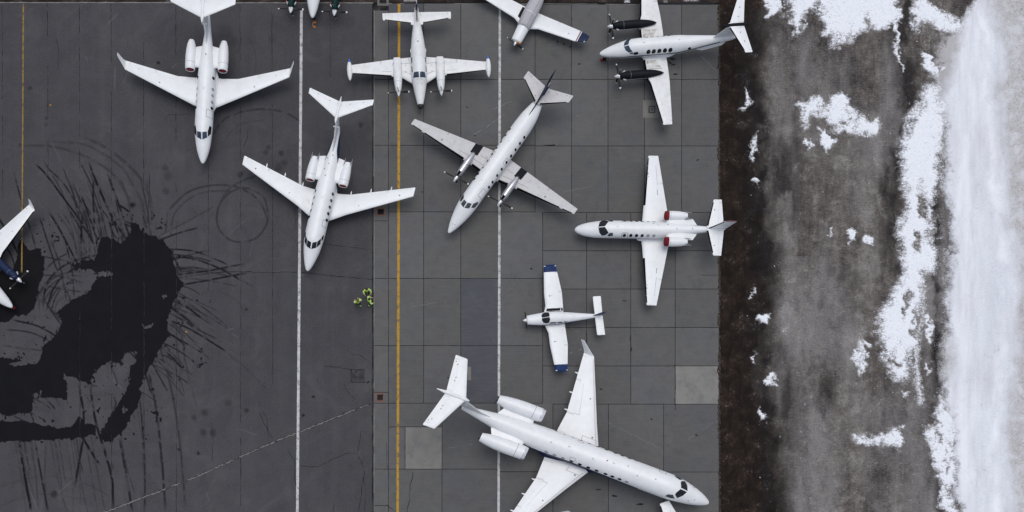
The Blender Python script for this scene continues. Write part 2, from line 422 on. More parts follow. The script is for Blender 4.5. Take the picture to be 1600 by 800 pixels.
grid_obj('asphalt_apron', ax_, ay_, None, M['asphalt'], {'wear': (stain, trk, lite)})
del AX, AY, wx, wy, stain, trk, lite, spot, near, sp, brk

# ------------------------------------------------------------------ concrete apron: slabs with open joints
m, N, L, P = new_mat('concrete_slabs')
geo = N.new('ShaderNodeNewGeometry'); pos = geo.outputs['Position']
at = N.new('ShaderNodeVertexColor'); at.layer_name = 'slab'
n1 = noise(N, L, .12, 5, .6, pos); n2 = noise(N, L, 1.1, 6, .65, pos); n3 = noise(N, L, 10, 4, .7, pos); n4 = noise(N, L, 40, 2, .7, pos)
n6 = noise(N, L, .35, 3, .5, pos, 1.0)
mph = node(N, 'ShaderNodeMapping'); L.new(pos, mph.inputs[0]); mph.inputs['Scale'].default_value = (.5, 7, 1)
n5 = noise(N, L, 1.0, 4, .6, mph.outputs[0])
c = mixc(N, L, maprange(N, L, n1.outputs[0], .3, .7, 0, .3), at.outputs[0], srgb('525254'))
c = mixc(N, L, maprange(N, L, n6.outputs[0], .5, .75, 0, .35), c, srgb('565961'))
n9 = noise(N, L, .5, 7, .75, pos, .8)
c = mixc(N, L, maprange(N, L, n9.outputs[0], .54, .70, 0, .3), c, srgb('6d6c6a'))
c = mixc(N, L, maprange(N, L, n9.outputs[0], .44, .3, 0, .4), c, srgb('434345'))
c = mixc(N, L, maprange(N, L, n2.outputs[0], .45, .8, 0, .38), c, srgb('454547'))
c = mixc(N, L, maprange(N, L, n5.outputs[0], .45, .85, 0, .35), c, srgb('6a6a6b'))
c = mixc(N, L, maprange(N, L, n3.outputs[0], .5, .8, 0, .38), c, srgb('6e6d6e'))
c = mixc(N, L, maprange(N, L, n3.outputs[0], .45, .2, 0, .4), c, srgb('414144'))
c = mixc(N, L, maprange(N, L, n4.outputs[0], .6, .8, 0, .3), c, srgb('858486'))
L.new(c, P.inputs['Base Color']); P.inputs['Roughness'].default_value = .85; P.inputs['Specular IOR Level'].default_value = .12
bp = N.new('ShaderNodeBump'); bp.inputs['Strength'].default_value = .2; bp.inputs['Distance'].default_value = .02
L.new(n3.outputs[0], bp.inputs['Height']); L.new(bp.outputs[0], P.inputs['Normal'])
M['concrete'] = m

def slab_mesh():
    V, F, C = [], [], []
    rs = random.Random(11)
    def slab(x0, y0, x1, y1, col=None, g=.42):
        if x1 - x0 < 1 or y1 - y0 < 1: return
        if col is None:
            b = rs.uniform(-.02, .02); base = np.array(srgb('605f5e')[:3]); w = rs.uniform(-.006, .008)
            col = (base[0] + b * .62, base[1] + b * .62, base[2] + b * .62 + w * .5, 1)
        ins = .7
        n = len(V)
        for (a, b_, z) in ((x0 + g, y0 + g, -.012), (x1 - g, y0 + g, -.012), (x1 - g, y1 - g, -.012), (x0 + g, y1 - g, -.012),
                           (x0 + ins, y0 + ins, 0), (x1 - ins, y0 + ins, 0), (x1 - ins, y1 - ins, 0), (x0 + ins, y1 - ins, 0),
                           (x0 + g, y0 + g, -.2), (x1 - g, y0 + g, -.2), (x1 - g, y1 - g, -.2), (x0 + g, y1 - g, -.2)):
            gx, gy = G(a, b_); V.append((gx, gy, z)); C.append(col)
        F.append((n + 4, n + 7, n + 6, n + 5))
        for i in range(4):
            j = (i + 1) % 4
            F.append((n + i, n + 4 + i, n + 4 + j, n + j)); F.append((n + 8 + i, n + i, n + j, n + 8 + j))
    pale = srgb('8b8984'); dark = srgb('4e4f55'); strip = srgb('626160')
    # narrow strip beside the asphalt
    for a, b in ((16,124),(124,227),(227,318),(318,345),(345,435),(435,540),(540,613),(613,630),(630,733),(733,790),(790,900),(900,1010),(1010,1120),(1120,1300)):
        slab(583.4, a, 607, b, strip)
    # left block
    rowsL = [5, 124, 227, 331, 435, 540, 630]
    for i in range(len(rowsL) - 1):
        for a, b in ((607, 662), (662, 720), (720, 779)):
            if a == 720 and rowsL[i] >= 435: slab(a, rowsL[i], b, rowsL[i + 1], dark)
            elif a == 607 and rowsL[i] < 124: slab(a, rowsL[i], b, rowsL[i + 1], srgb('4d4d51'))
            else: slab(a, rowsL[i], b, rowsL[i + 1])
    for i in range(len(rowsL) - 1):
        if rowsL[i] < 331:
            slab(779, rowsL[i], 836, rowsL[i + 1])
        else: slab(779, rowsL[i], 848, rowsL[i + 1])
    rowsR = [7, 124, 228, 332]; colR = [836, 893, 950, 1007, 1065, 1123.5]
    for i in range(3):
        for k in range(5): slab(colR[k], rowsR[i], colR[k + 1], rowsR[i + 1])
    rowsM = [332, 391.8, 451.6, 511.6, 571.8, 631.5]; colM = [848, 916.5, 985.6, 1055, 1123.5]
    for i in range(5):
        for k in range(4):
            slab(colM[k], rowsM[i], colM[k + 1], rowsM[i + 1], pale if (i == 4 and k == 3) else None)
    # bottom block
    slab(607, 630, 690.7, 667); slab(607, 667, 633, 733); slab(633, 667, 690.7, 733, srgb('85837e'))
    slab(690.7, 630, 779, 733); slab(779, 630, 864, 737)
    slab(607, 733, 690.7, 835); slab(690.7, 733, 779, 835); slab(779, 737, 864, 835)
    colB = [864, 950.7, 1037, 1123.5]; rowsB = [631.5, 737.6, 835]
    for i in range(2):
        for k in range(3): slab(colB[k], rowsB[i], colB[k + 1], rowsB[i + 1])
    for a, b in ((835, 940), (940, 1045), (1045, 1150), (1150, 1300)):
        for k, (c0, c1) in enumerate(((607, 690.7), (690.7, 779), (779, 864), (864, 950.7), (950.7, 1037), (1037, 1123.5))): slab(c0, a, c1, b)
    me = bpy.data.meshes.new('concrete_apron'); me.from_pydata(V, [], F); me.update()
    ca = me.color_attributes.new('slab', 'FLOAT_COLOR', 'POINT')
    ca.data.foreach_set('color', np.array(C, np.float32).ravel())
    me.materials.append(M['concrete'])
    bm = bmesh.new(); bm.from_mesh(me); bmesh.ops.recalc_face_normals(bm, faces=bm.faces); bm.to_mesh(me); bm.free()
    o = bpy.data.objects.new('concrete_apron', me); COL.objects.link(o); tag(o, kind='structure')
slab_mesh()

def sheet(name, rects, mat, z, kind='structure'):
    V, F = [], []
    for r in rects:
        n = len(V)
        for x, y in r: gx, gy = G(x, y); V.append((gx, gy, z))
        F.append(tuple(range(n, n + len(r)))[::-1])
    o = mk(name, V, F, mat, smooth=False)
    for p in o.data.polygons: pass
    return tag(o, kind=kind)
M['soiledge'] = paint('soil_crumbs', srgb('2b221d'), .9, .5, spec=.1, scale=5)
M['scuff'] = paint('pale_scuff', srgb('747475'), .9, .8, spec=.1, scale=5, dirtcol=srgb('5d5d5c'))
M['filler'] = paint('joint_filler', (.014, .014, .016, 1), .9, .3, spec=.1)
sheet('joint_bed', [[(583, 4.5), (1124.2, 6.5), (1124.2, 1300), (583, 1300)]], M['filler'], -.03)

# small square repairs
M['patchdark'] = paint('dark_patch', srgb('37373b'), .85, .3, spec=.1, scale=2)
M['patchpale'] = paint('pale_concrete_patch', srgb('72716d'), .85, .4, spec=.1, scale=2)
sheet('asphalt_patch', [[(549, 578), (569.5, 578), (570, 597), (549, 596.5)]], M['patchdark'], .004)
sheet('asphalt_patch_edge', [[(548, 577), (570.6, 577), (570.8, 578), (548, 578)], [(548, 596.8), (570.8, 597), (570.8, 598), (548, 597.8)], [(548, 578), (549, 578), (549, 596.5), (548, 596.5)]], M['filler'], .0045)
sheet('concrete_patch', [[(1004.5, 156.5), (1029, 156.5), (1029, 184), (1004.5, 184)]], M['patchpale'], .004)
sheet('concrete_patch_strip', [[(731, 573), (736, 573), (736, 594), (731, 594)]], M['patchpale'], .004)

# ------------------------------------------------------------------ joints and cracks
def ribbon(pts, w, z, amp=.0, seed=0, step=4.0, gaps=0.0, wv=(.6, 1.25)):
    rs = random.Random(seed); V, F = [], []
    S = [pts[0]]
    for a, b in zip(pts, pts[1:]):
        d = math.hypot(b[0] - a[0], b[1] - a[1]); n = max(1, int(d / step))
        for i in range(1, n + 1):
            t = i / n; S.append((a[0] + (b[0] - a[0]) * t + rs.uniform(-amp, amp), a[1] + (b[1] - a[1]) * t + rs.uniform(-amp, amp)))
    off = []
    for i, p in enumerate(S):
        q0 = S[max(i - 1, 0)]; q1 = S[min(i + 1, len(S) - 1)]
        dx, dy = q1[0] - q0[0], q1[1] - q0[1]; l = math.hypot(dx, dy) or 1
        ww = w * rs.uniform(*wv) / 2
        off.append(((p[0] - dy / l * ww, p[1] + dx / l * ww), (p[0] + dy / l * ww, p[1] - dx / l * ww)))
    for a, b in off:
        V.append((*G(*a), z)); V.append((*G(*b), z))
    on = True
    for i in range(len(S) - 1):
        if gaps and rs.random() < .25: on = rs.random() > gaps
        if on: F.append((2 * i, 2 * i + 1, 2 * i + 3, 2 * i + 2))
    return V, F
J = []
for k, x in enumerate((4, 75, 125, 174.5, 225, 275.5, 325.5, 376, 426, 516)):
    y1 = {75: 400, 4: 330, 325.5: 460, 516: 120, 376: 800, 426: 660}.get(x, 800)
    J.append(ribbon([(x - 1, 6), (x, y1 * .5), (x, y1)], .9, .006, .5, k, 5, gaps=.2, wv=(.25, 1.3)))
J.append(ribbon([(582.3, 6), (581.8, 800), (581.5, 1290)], 1.5, .006, .15, 77, 12))
for P_, w_ in (([(468,728),(496,730),(512,722),(532,712),(545,708),(558,708),(566,724),(570,740),(566,758),(564,776),(560,800)],1.0),([(564,672),(562,690),(558,708)],.9),([(406,646),(416,668),(420,676),(426,686)],.9),
               ([(450,700),(452,710),(460,718),(460,736),(462,760)],.9),([(506,572),(530,574),(549,578)],1.1),([(543,545),(546,553),(562,555),(578,566)],.7),([(537,600),(545,615),(554,624)],.7),([(363,424),(420,426),(470,425),(520,431),(583,437)],1.0),
               ([(271,560),(275,580),(284,600),(288,618)],.8),([(330,660),(333,690),(331,720)],.7),([(410,640),(417,655),(420,690)],.7),([(380,230),(386,216),(388,196)],.7),([(258,190),(262,180),(300,178)],.6),
               ([(568,745),(571,770),(570,800)],.8),([(520,800),(522,785)],.8),([(500,380),(540,386),(582,390)],.6),([(88,60),(92,80),(90,110)],.6)):
    J.append(ribbon(P_, w_, .006, .8, int(P_[0][0]), 4))
o = mk('asphalt_joints', *join_vf(J), M['filler'], smooth=False); tag(o, kind='structure')
J = []
for P_, w_ in (([(636,800),(640,780),(641,755),(645,745),(645,738)],1.0),([(604,788),(612,795),(618,800)],.8),([(779,232),(780,200)],.5),([(916.5,520),(916.5,570)],1.4),([(1055,570),(1055,640)],1.2),([(985.6,520),(985.6,560)],.9),([(864,740),(864,800)],.9),
               ([(604,690),(605,733)],.6),([(850,227),(868,227)],1.6),([(1095,430),(1124,430)],.6)):
    J.append(ribbon(P_, w_, .006, .5, int(P_[0][0]), 4))
o = mk('concrete_cracks', *join_vf(J), M['filler'], smooth=False); tag(o, kind='structure')
# sealed diagonal seam
M['palecrack'] = paint('pale_seam_grit', srgb('747372'), .9, .9, spec=.1, scale=5)
o = mk('sealed_seam_base', *join_vf([ribbon([(160, 802), (300, 748), (420, 694), (500, 662), (582, 629)], 3.6, .005, .7, 3, 4)]), M['patchdark'], smooth=False); tag(o, kind='structure')
o = mk('sealed_seam', *join_vf([ribbon([(160, 802), (300, 748), (420, 694), (500, 662), (575, 632)], 1.3, .009, .7, 4, 2.2, gaps=.12, wv=(.3, 1.5))]), M['palecrack'], smooth=False); tag(o, kind='structure')
# pale lip where concrete meets asphalt, and the top kerb
o = mk('pale_joint', *join_vf([ribbon([(584.6, 16), (584.4, 800), (584.2, 1290)], 1.3, .006, .2, 5, 6, gaps=.25),
       ribbon([(-420, 3.6), (200, 4.2), (583, 4.6)], 1.6, .012, .25, 6, 6), ribbon([(607, 5.4), (860, 6.2), (1123, 7.4)], 1.0, .006, .2, 8, 6, gaps=.3)]), M['palecrack'], smooth=False); tag(o, kind='structure')

o = mk('soil_edge', *join_vf([ribbon([(1123.6, 8), (1124.0, 400), (1124.6, 800), (1125, 1290)], 2.6, .006, .5, 55, 3, gaps=.1, wv=(.2, 1.7)), ribbon([(1121.6, 8), (1122.4, 800)], 1.2, .006, 1.0, 56, 3, gaps=.7, wv=(.2, 1.8))]), M['soiledge'], smooth=False); tag(o, kind='structure')
def splat(px, py, a, b, seed):
    rs = random.Random(seed); n = 22; ph = rs.uniform(0, 6); V = [(*G(px, py), .007)]
    for i in range(n):
        t = 2 * math.pi * i / n; q = 1 + .25 * math.sin(2 * t + ph) + .18 * math.sin(5 * t + ph * 2) + rs.uniform(-.12, .12)
        V.append((*G(px + a * q * math.cos(t), py + b * q * math.sin(t)), .007))
    return V, [(0, 1 + i, 1 + (i + 1) % n) for i in range(n)]
SP = [splat(*q) for q in ((1051,92,3.6,2.2,1),(1047,98,2.4,1.6,2),(1052,101,3,1.6,3),(1055.5,116,3.4,1.4,4),(871,65,1.6,1.3,5),(881,69,2.0,1.3,6),(891,73,1.6,1.2,7),(730,168,1.3,1.1,8),(857,227.5,9,1,9),(986,546,1.6,3,10),(985,528,1,4,11),
      (575,597,2.4,1.6,12),(742,212,1.2,1,13),(939,608,2,1.2,14),(1088,680,2,1.4,15),(905,100,2.4,1.2,16),(1090,250,2.0,1.4,17),(660,300,1.6,1.2,18),(700,590,1.5,1.2,19),(830,420,2,1.2,20),(976,470,2.6,1.0,21),(1018,655,1.8,1.2,22),(960,775,5,1.2,23),(1000,788,7,1.2,24),(935,765,4,1.2,25))]
o = mk('oil_spots', *join_vf(SP), M['filler'], smooth=False); tag(o, kind='structure')
SP = [ribbon([(a, b), (c_, d)], w_, .0065, .8, i, 3, gaps=.35, wv=(.2, 1.6)) for i, (a, b, c_, d, w_) in enumerate(((735,214,772,190,1.6),(772,190,800,170,1.4),(760,175,800,158,.9),(690,226,750,222,.7),(880,300,930,290,.8),(1060,50,1118,110,.8),(950,660,1030,700,.7),(640,480,700,470,.7),(870,560,910,545,1.2),(880,505,905,520,.8),(1000,420,1050,408,.7),(700,700,770,690,.8),(900,180,940,200,.8),(1070,690,1115,660,.8)))]
o = mk('pale_scuffs', *join_vf(SP), M['scuff'], smooth=False); tag(o, kind='structure')

# ------------------------------------------------------------------ painted lines
def line_paint(name, col, under, wear):
    m, N, L, P = new_mat(name)
    geo = N.new('ShaderNodeNewGeometry')
    a = noise(N, L, 2.2, 6, .7, geo.outputs['Position']); b = noise(N, L, 18, 3, .7, geo.outputs['Position'])
    s = mathn(N, L, 'ADD', mathn(N, L, 'MULTIPLY', a.outputs[0], .65), mathn(N, L, 'MULTIPLY', b.outputs[0], .35))
    f = maprange(N, L, s, wear, wear + .09)
    c = mixc(N, L, maprange(N, L, b.outputs[0], .3, .7), col, tuple(x * .78 for x in col[:3]) + (1,))
    L.new(mixc(N, L, f, c, under), P.inputs['Base Color'])
    P.inputs['Roughness'].default_value = .7; P.inputs['Specular IOR Level'].default_value = .2
    return m
M['lw'] = line_paint('white_line_paint', srgb('c9c9ca'), srgb('757574'), .50)
M['ly'] = line_paint('yellow_line_paint', srgb('b98f30'), srgb('6b5a38'), .505)
M['ly2'] = line_paint('faded_yellow_line_paint', srgb('96793c'), srgb('504b3e'), .49)
def stripe(name, P_, w, mat, seed):
    V, F = ribbon(P_, w, .012, .0, seed, 3, wv=(.93, 1.05))
    o = mk(name, V, F, mat, smooth=False); tag(o, kind='structure')
stripe('white_apron_line', [(471, 14), (468, 400), (464.6, 800), (462, 1290)], 4.3, M['lw'], 1)
stripe('white_apron_line', [(781, 7), (780.2, 400), (779, 800), (778, 1290)], 3.8, M['lw'], 2)
stripe('yellow_taxi_line', [(623.6, 6), (622.6, 400), (621.3, 800), (620, 1290)], 4.0, M['ly'], 3)
stripe('faded_taxi_line', [(36.6, 6), (35, 300), (34, 426)], 2.2, M['ly2'], 4)

# ------------------------------------------------------------------ dirt verge, old snow and the packed snow strip
gx_ = axis_pts(1123.8, 2300, 1123, 1625, 1.25, 16.0)
gy_ = axis_pts(-260, 1300, -8, 812, 1.25, 16.0)
X, Y = np.meshgrid(gx_, gy_)
wx = X + (fbm(X, Y, 18, 5, 61) - .5) * 15 + (fbm(X, Y, 4, 3, 63) - .5) * 7
wy = Y + (fbm(X, Y, 18, 5, 65) - .5) * 15 + (fbm(X, Y, 4, 3, 67) - .5) * 7
snow = np.zeros(X.shape)
PO = [
 [(1192,-10),(1222,-10),(1223,10),(1216,16),(1208,28),(1200,32),(1197,12)],
 [(1232,-10),(1275,-10),(1271,14),(1256,25),(1252,44),(1243,57),(1240,32),(1231,20)],
 [(1276,-10),(1403,-10),(1403,30),(1380,44),(1356,43),(1342,50),(1325,60),(1310,71),(1298,76),(1288,52),(1286,28),(1276,12)],
 [(1399,20),(1405,24),(1407,70),(1407,112),(1404,112),(1401,60)],
 [(1430,-10),(1446,-10),(1462,14),(1482,30),(1500,38),(1496,52),(1476,50),(1452,36),(1437,34),(1428,50),(1427,25)],
 [(1440,76),(1452,86),(1468,104),(1470,116),(1461,122),(1446,110),(1438,92)],
 [(1260,156),(1276,154),(1288,170),(1304,152),(1320,148),(1331,166),(1350,192),(1366,183),(1375,192),(1372,208),(1336,210),(1300,201),(1290,180),(1272,174),(1256,202),(1254,172)],
 [(1280,196),(1298,212),(1306,222),(1290,238),(1280,222)],[(1256,214),(1266,226),(1262,230),(1254,222)],
 [(1165,140),(1170,142),(1169,166),(1163,168)],[(1174,222),(1186,210),(1184,218),(1180,232),(1176,246),(1172,248)],[(1178,276),(1186,280),(1184,290),(1179,286)],
 [(1324,362),(1336,366),(1334,378),(1322,382)],[(1350,368),(1366,372),(1368,384),(1352,380)],[(1292,356),(1298,364),(1294,370)],
 [(1181,495),(1200,492),(1198,504),(1184,506)],[(1198,587),(1208,586),(1206,600),(1196,600)],[(1176,552),(1180,556),(1178,566)],[(1190,632),(1200,648),(1196,652),(1188,644)],
 [(1338,536),(1348,530),(1355,542),(1352,560),(1344,586),(1338,574),(1335,556)],
 [(1336,676),(1360,684),(1384,686),(1392,676),(1408,672),(1409,692),(1404,700),(1384,694),(1360,692),(1338,690)],
 [(1174,450),(1178,460),(1174,466)],[(1410,612),(1418,617),(1410,619)],
 [(1450,136),(1468,135),(1470,200),(1469,250),(1464,285),(1462,300),(1456,330),(1452,355),(1458,372),(1464,392),(1460,412),(1459,424),(1450,424),(1444,426),(1440,470),(1436,500),(1432,540),(1418,552),(1424,585),(1418,592),(1402,590),(1390,588),(1384,560),(1374,520),(1368,516),(1380,486),(1394,456),(1412,430),(1410,402),(1408,372),(1404,352),(1416,324),(1414,262),(1408,238),(1410,218),(1424,176),(1440,154)],
 [(1444,490),(1452,494),(1456,534),(1450,538),(1446,512)],[(1446,570),(1453,568),(1450,582)],
 [(1465,620),(1476,636),(1490,650),(1491,690),(1486,706),(1497,730),(1490,756),(1488,812),(1474,812),(1472,780),(1470,750),(1456,718),(1448,692),(1450,668),(1464,662)],
]
PO2 = [[(1440,424),(1428,470),(1416,520),(1422,560),(1436,500),(1446,450)]]
sx = wx + (fbm(X, Y, 9, 4, 161) - .5) * 16 + (fbm(X, Y * 3, 26, 4, 163) - .5) * 16
sy = wy + (fbm(X, Y, 9, 4, 165) - .5) * 16
for P_ in PO: add_poly(snow, sx, sy, P_, 11.0 if len(P_) > 30 else (3.2 if len(P_) <= 7 else 7.0), pad=34)
thin = np.zeros(X.shape)
for P_ in ([(1436,300),(1450,310),(1446,345),(1436,340)],[(1430,360),(1440,366),(1440,392),(1432,398)],[(1438,60),(1446,74),(1440,84)],[(1350,20),(1356,30),(1354,50),(1348,40)],[(1310,184),(1330,186),(1322,198)],[(1418,452),(1426,470),(1414,500),(1408,490)],[(1466,660),(1474,680),(1470,700)],[(1476,706),(1484,730),(1480,740)],[(1430,480),(1438,500),(1430,540),(1424,530)],[(1392,560),(1408,566),(1404,576),(1392,572)]):
    add_poly(thin, sx, sy, P_, 3.5, pad=20)
snow = snow * (1 - .85 * thin)
snow = snow - .36 * np.clip(snow, 0, 1) * np.clip((fbm(X * 1.0, Y * .7, 20, 5, 167) - .58) * 6, 0, 1)
sn = fbm(X, Y, 5, 4, 71)
pad = np.zeros(X.shape)
for P_ in PO: add_poly(pad, wx, wy, P_, 9, pad=24)
snow = np.clip(snow + .16 * (fbm(X, Y, 12, 4, 72) - .5) * (pad > .02), 0, 1)
far_spk = np.clip((fbm(X, Y, 3.2, 3, 73) - .85) * 20, 0, 1) * (X > 1165) * (X < 1460) * .6
# thin melting bands (semi-white)
semi = np.zeros(X.shape)
for P_, v in (([(1426,520),(1432,560),(1436,600),(1440,640)],.75),([(1446,440),(1440,500),(1434,560),(1432,610)],.55),
              ([(1222,520),(1228,512)],.4)):
    add_line(semi, wx, wy, P_, 7, v, soft=9)
# packed snow strip on the right
xe = 1466 + (fbm(X * 0 + 5, Y, 120, 4, 81) - .5) * 46 + np.clip((620 - Y) / 600, -.4, 1) * 0
xe = xe + np.interp(Y, [-200, 0, 60, 130, 200, 300, 420, 520, 600, 660, 720, 800, 1300], [34, 40, 0, -22, -4, 0, 0, 6, 4, 12, 24, 26, 20])
packed = np.clip((wx - xe) / 22 + (fbm(X, Y, 10, 5, 177) - .5) * .9 * np.clip(1 - (wx - xe) / 60, 0, 1), 0, 1) * np.clip((wx - xe + 16) / 16, 0, 1)
tan = np.zeros(X.shape)
add_poly(tan, wx, wy, [(1440,40),(1500,46),(1496,90),(1482,140),(1470,150),(1452,96),(1442,70)], 10, pad=30, val=.9)
add_poly(tan, wx, wy, [(1466,500),(1484,520),(1490,560),(1480,600),(1468,600)], 8, pad=30, val=.7)
add_poly(tan, wx, wy, [(1462,300),(1472,330),(1474,420),(1464,420)], 6, pad=30, val=.6)
packed = np.maximum(packed, tan * .3)
# gritty grey far right, white ridge between
xr = 1560 + np.interp(Y, [-200, 0, 80, 300, 440, 560, 700, 812, 1300], [-6, -20, -6, 0, 22, 14, 6, 10, 10]) + (fbm(X * 0 + 9, Y, 70, 4, 83) - .5) * 26
grit = np.clip((wx - xr) / 22 + (fbm(X, Y * .5, 14, 5, 175) - .5) * 1.2, 0, 1) * np.clip((wx - xr + 20) / 20, 0, 1) * np.clip(1.0 - (X - 1700) / 200, .2, 1)
stk = fbm(X, Y * .12, 7, 5, 171)
ridge = np.clip(1 - np.abs(wx - (xr - 12)) / 14, 0, 1) * np.clip(fbm(X, Y * .4, 16, 4, 173) * 2.6 - .5, .1, 1)
bright = np.clip(1 - np.abs(wx - (1508 + (fbm(X * 0 + 3, Y, 90, 3, 85) - .5) * 30)) / 46, 0, 1) * np.clip(stk * 2.4 - .4, .15, 1)
# dark mud next to the slabs and the wet black band
e1 = 1172 + (fbm(X * 0 + 2, Y, 60, 4, 91) - .5) * 34 + np.interp(Y, [0, 100, 300, 420, 560, 700, 812], [0, -10, 14, 8, 4, 24, 34])
brown = np.clip(1 - (wx - e1) / 46 + (fbm(X, Y * .5, 20, 5, 191) - .5) * 1.2 * (wx > e1 - 30), 0, 1)
e2 = 1188 + np.interp(Y, [-100, 0, 100, 200, 330, 420, 500, 600, 700, 812], [0, -10, -22, 0, 8, -2, -4, 10, 14, 12]) + (fbm(X * 0 + 8, Y, 50, 3, 92) - .5) * 24
wet = np.clip(1 - np.abs(wx - e2) / 20, 0, 1) * np.clip(fbm(X, Y, 30, 4, 93) * 2 - .35, 0, 1)
add_poly(wet, wx, wy, [(1232,225),(1246,250),(1252,300),(1250,340),(1230,360),(1205,330),(1200,250)], 16, pad=40, val=.6)
add_line(wet, wx, wy, [(1417,-20),(1418,60),(1420,120),(1416,190),(1398,230),(1388,300)], 26, .62, soft=14, taper=False)
add_line(wet, wx, wy, [(1462,250),(1464,330),(1462,420),(1463,500),(1464,560),(1462,620)], 10, .75, soft=9, taper=False)
add_line(wet, wx, wy, [(1452,380),(1446,410)], 8, .7, soft=7, taper=False)
add_line(wet, wx, wy, [(1458,640),(1462,720),(1470,812)], 14, .55, soft=10, taper=False)
add_line(wet, wx, wy, [(1226,565),(1232,620),(1230,680)], 8, .6, soft=9)
add_line(wet, wx, wy, [(1395,330),(1402,400),(1398,430)], 16, .45, soft=14)
for P_, v in (([(1205,222),(1235,222),(1250,250),(1254,300),(1250,345),(1236,362),(1212,350),(1202,300)],.6),([(1182,320),(1212,330),(1222,400),(1212,470),(1190,480),(1180,400)],.75),([(1160,70),(1176,80),(1182,200),(1186,330),(1176,420),(1166,300),(1158,160)],.9),
              ([(1180,560),(1200,570),(1206,640),(1200,720),(1184,720),(1180,640)],.6),([(1222,540),(1232,560),(1238,640),(1234,700),(1226,690),(1222,600)],.8),([(1170,480),(1184,500),(1186,600),(1172,590)],.7),([(1200,740),(1225,750),(1230,812),(1200,812)],.6),
              ([(1330,430),(1346,440),(1344,480),(1332,476)],.45),([(1290,600),(1300,612),(1296,640),(1286,626)],.6),([(1375,300),(1400,300),(1404,420),(1384,440),(1372,380)],.45)):
    add_poly(wet, wx, wy, P_, 20, pad=50, val=v)
add_line(wet, wx, wy, [(1408,40),(1410,150),(1404,240),(1394,330),(1398,420)], 20, .75, soft=22, taper=False)
add_line(wet, wx, wy, [(1180,60),(1178,180),(1190,300),(1192,420),(1190,520),(1194,640),(1200,812)], 20, .8, soft=24, taper=False)
wet = np.clip(wet * np.clip(fbm(X, Y * .6, 16, 5, 94) * 3.2 - .55, .35, 1.25), 0, 1)
pale = np.clip(fbm(X, Y * .32, 34, 5, 95) * 2.1 - .85, 0, 1) * np.clip((X - 1185) / 40, 0, 1)
pale = np.clip(pale + .35 * np.clip(1 - np.abs(wx - 1250) / 40, 0, 1) * (Y > 400), 0, 1)
for P_, v in (([(1186,30),(1212,30),(1240,90),(1236,170),(1214,230),(1196,200),(1186,110)],.4),([(1250,90),(1300,90),(1310,180),(1296,240),(1262,250),(1250,180)],.5),([(1232,440),(1280,410),(1330,440),(1330,540),(1290,580),(1244,560)],.65),
              ([(1252,620),(1300,640),(1310,740),(1300,812),(1262,812),(1248,700)],.75),([(1404,600),(1440,610),(1448,700),(1440,812),(1412,812),(1404,700)],.7),([(1216,300),(1226,310),(1222,400),(1212,390)],.5),([(1420,150),(1430,170),(1412,230),(1404,220)],.5),([(1310,230),(1350,230),(1370,300),(1330,330)],.35)):
    pm = np.zeros(X.shape); add_poly(pm, wx, wy, P_, 20, pad=50, val=v); pale = np.maximum(pale, pm * np.clip(fbm(X, Y * .5, 14, 4, 96) * 2.2 - .2, .2, 1))
hz = .13 * np.clip(snow, 0, 1) * (.7 + .6 * fbm(X, Y, 6, 3, 201)) + .05 * packed + .05 * (fbm(X, Y, 24, 5, 97) - .5) - .02 * wet + .03 * ridge
hz = (hz + .05 * packed * (fbm(X, Y * .2, 6, 4, 203) - .5)) * np.clip((X - 1124) / 8, 0, 1)
snow = np.clip(np.maximum(np.maximum(snow, far_spk), semi), 0, 1)
greyp = np.clip(fbm(X, Y * .35, 26, 5, 179) * 2.6 - 1.0, 0, 1) * np.clip((X - 1455) / 30, 0, 1)
tanx = tan

m, N, L, P = new_mat('dirt_and_snow')
geo = N.new('ShaderNodeNewGeometry'); pos = geo.outputs['Position']
a1 = N.new('ShaderNodeVertexColor'); a1.layer_name = 'cover'; s1 = N.new('ShaderNodeSeparateColor'); L.new(a1.outputs[0], s1.inputs[0])
a2 = N.new('ShaderNodeVertexColor'); a2.layer_name = 'soil'; s2 = N.new('ShaderNodeSeparateColor'); L.new(a2.outputs[0], s2.inputs[0])
a3 = N.new('ShaderNodeVertexColor'); a3.layer_name = 'strip'; s3 = N.new('ShaderNodeSeparateColor'); L.new(a3.outputs[0], s3.inputs[0])
mpv = node(N, 'ShaderNodeMapping'); L.new(pos, mpv.inputs[0]); mpv.inputs['Scale'].default_value = (1, .16, 1)
n1 = noise(N, L, .30, 7, .68, mpv.outputs[0]); n2 = noise(N, L, .8, 8, .72, pos, .4); n3 = noise(N, L, 6.5, 5, .8, pos); n4 = noise(N, L, 22, 3, .8, pos)
nh = node(N, 'ShaderNodeMapping'); L.new(pos, nh.inputs[0]); nh.inputs['Scale'].default_value = (1, 3, 1)
n5 = noise(N, L, 3.0, 5, .75, nh.outputs[0])
mps = node(N, 'ShaderNodeMapping'); L.new(pos, mps.inputs[0]); mps.inputs['Scale'].default_value = (1, .10, 1)
n7 = noise(N, L, 2.2, 4, .7, mps.outputs[0])
blot = mathn(N, L, 'ADD', mathn(N, L, 'MULTIPLY', n1.outputs[0], .5), mathn(N, L, 'MULTIPLY', n2.outputs[0], .5))
c = ramp(N, L, blot, [(.35, srgb('262221')), (.45, srgb('464140')), (.53, srgb('5e5854')), (.61, srgb('827d79'))]).outputs[0]
c = mixc(N, L, mathn(N, L, 'MULTIPLY', s2.outputs[2], .72), c, srgb('949191'))
c = mixc(N, L, maprange(N, L, n7.outputs[0], .5, .75, 0, .4), c, srgb('7f7b79'))
n10 = noise(N, L, 2.6, 6, .8, nh.outputs[0], .6)
c = mixc(N, L, maprange(N, L, n10.outputs[0], .52, .68, 0, .45), c, srgb('8f8b89'))
c = mixc(N, L, maprange(N, L, n10.outputs[0], .46, .32, 0, .55), c, srgb('2c2827'))
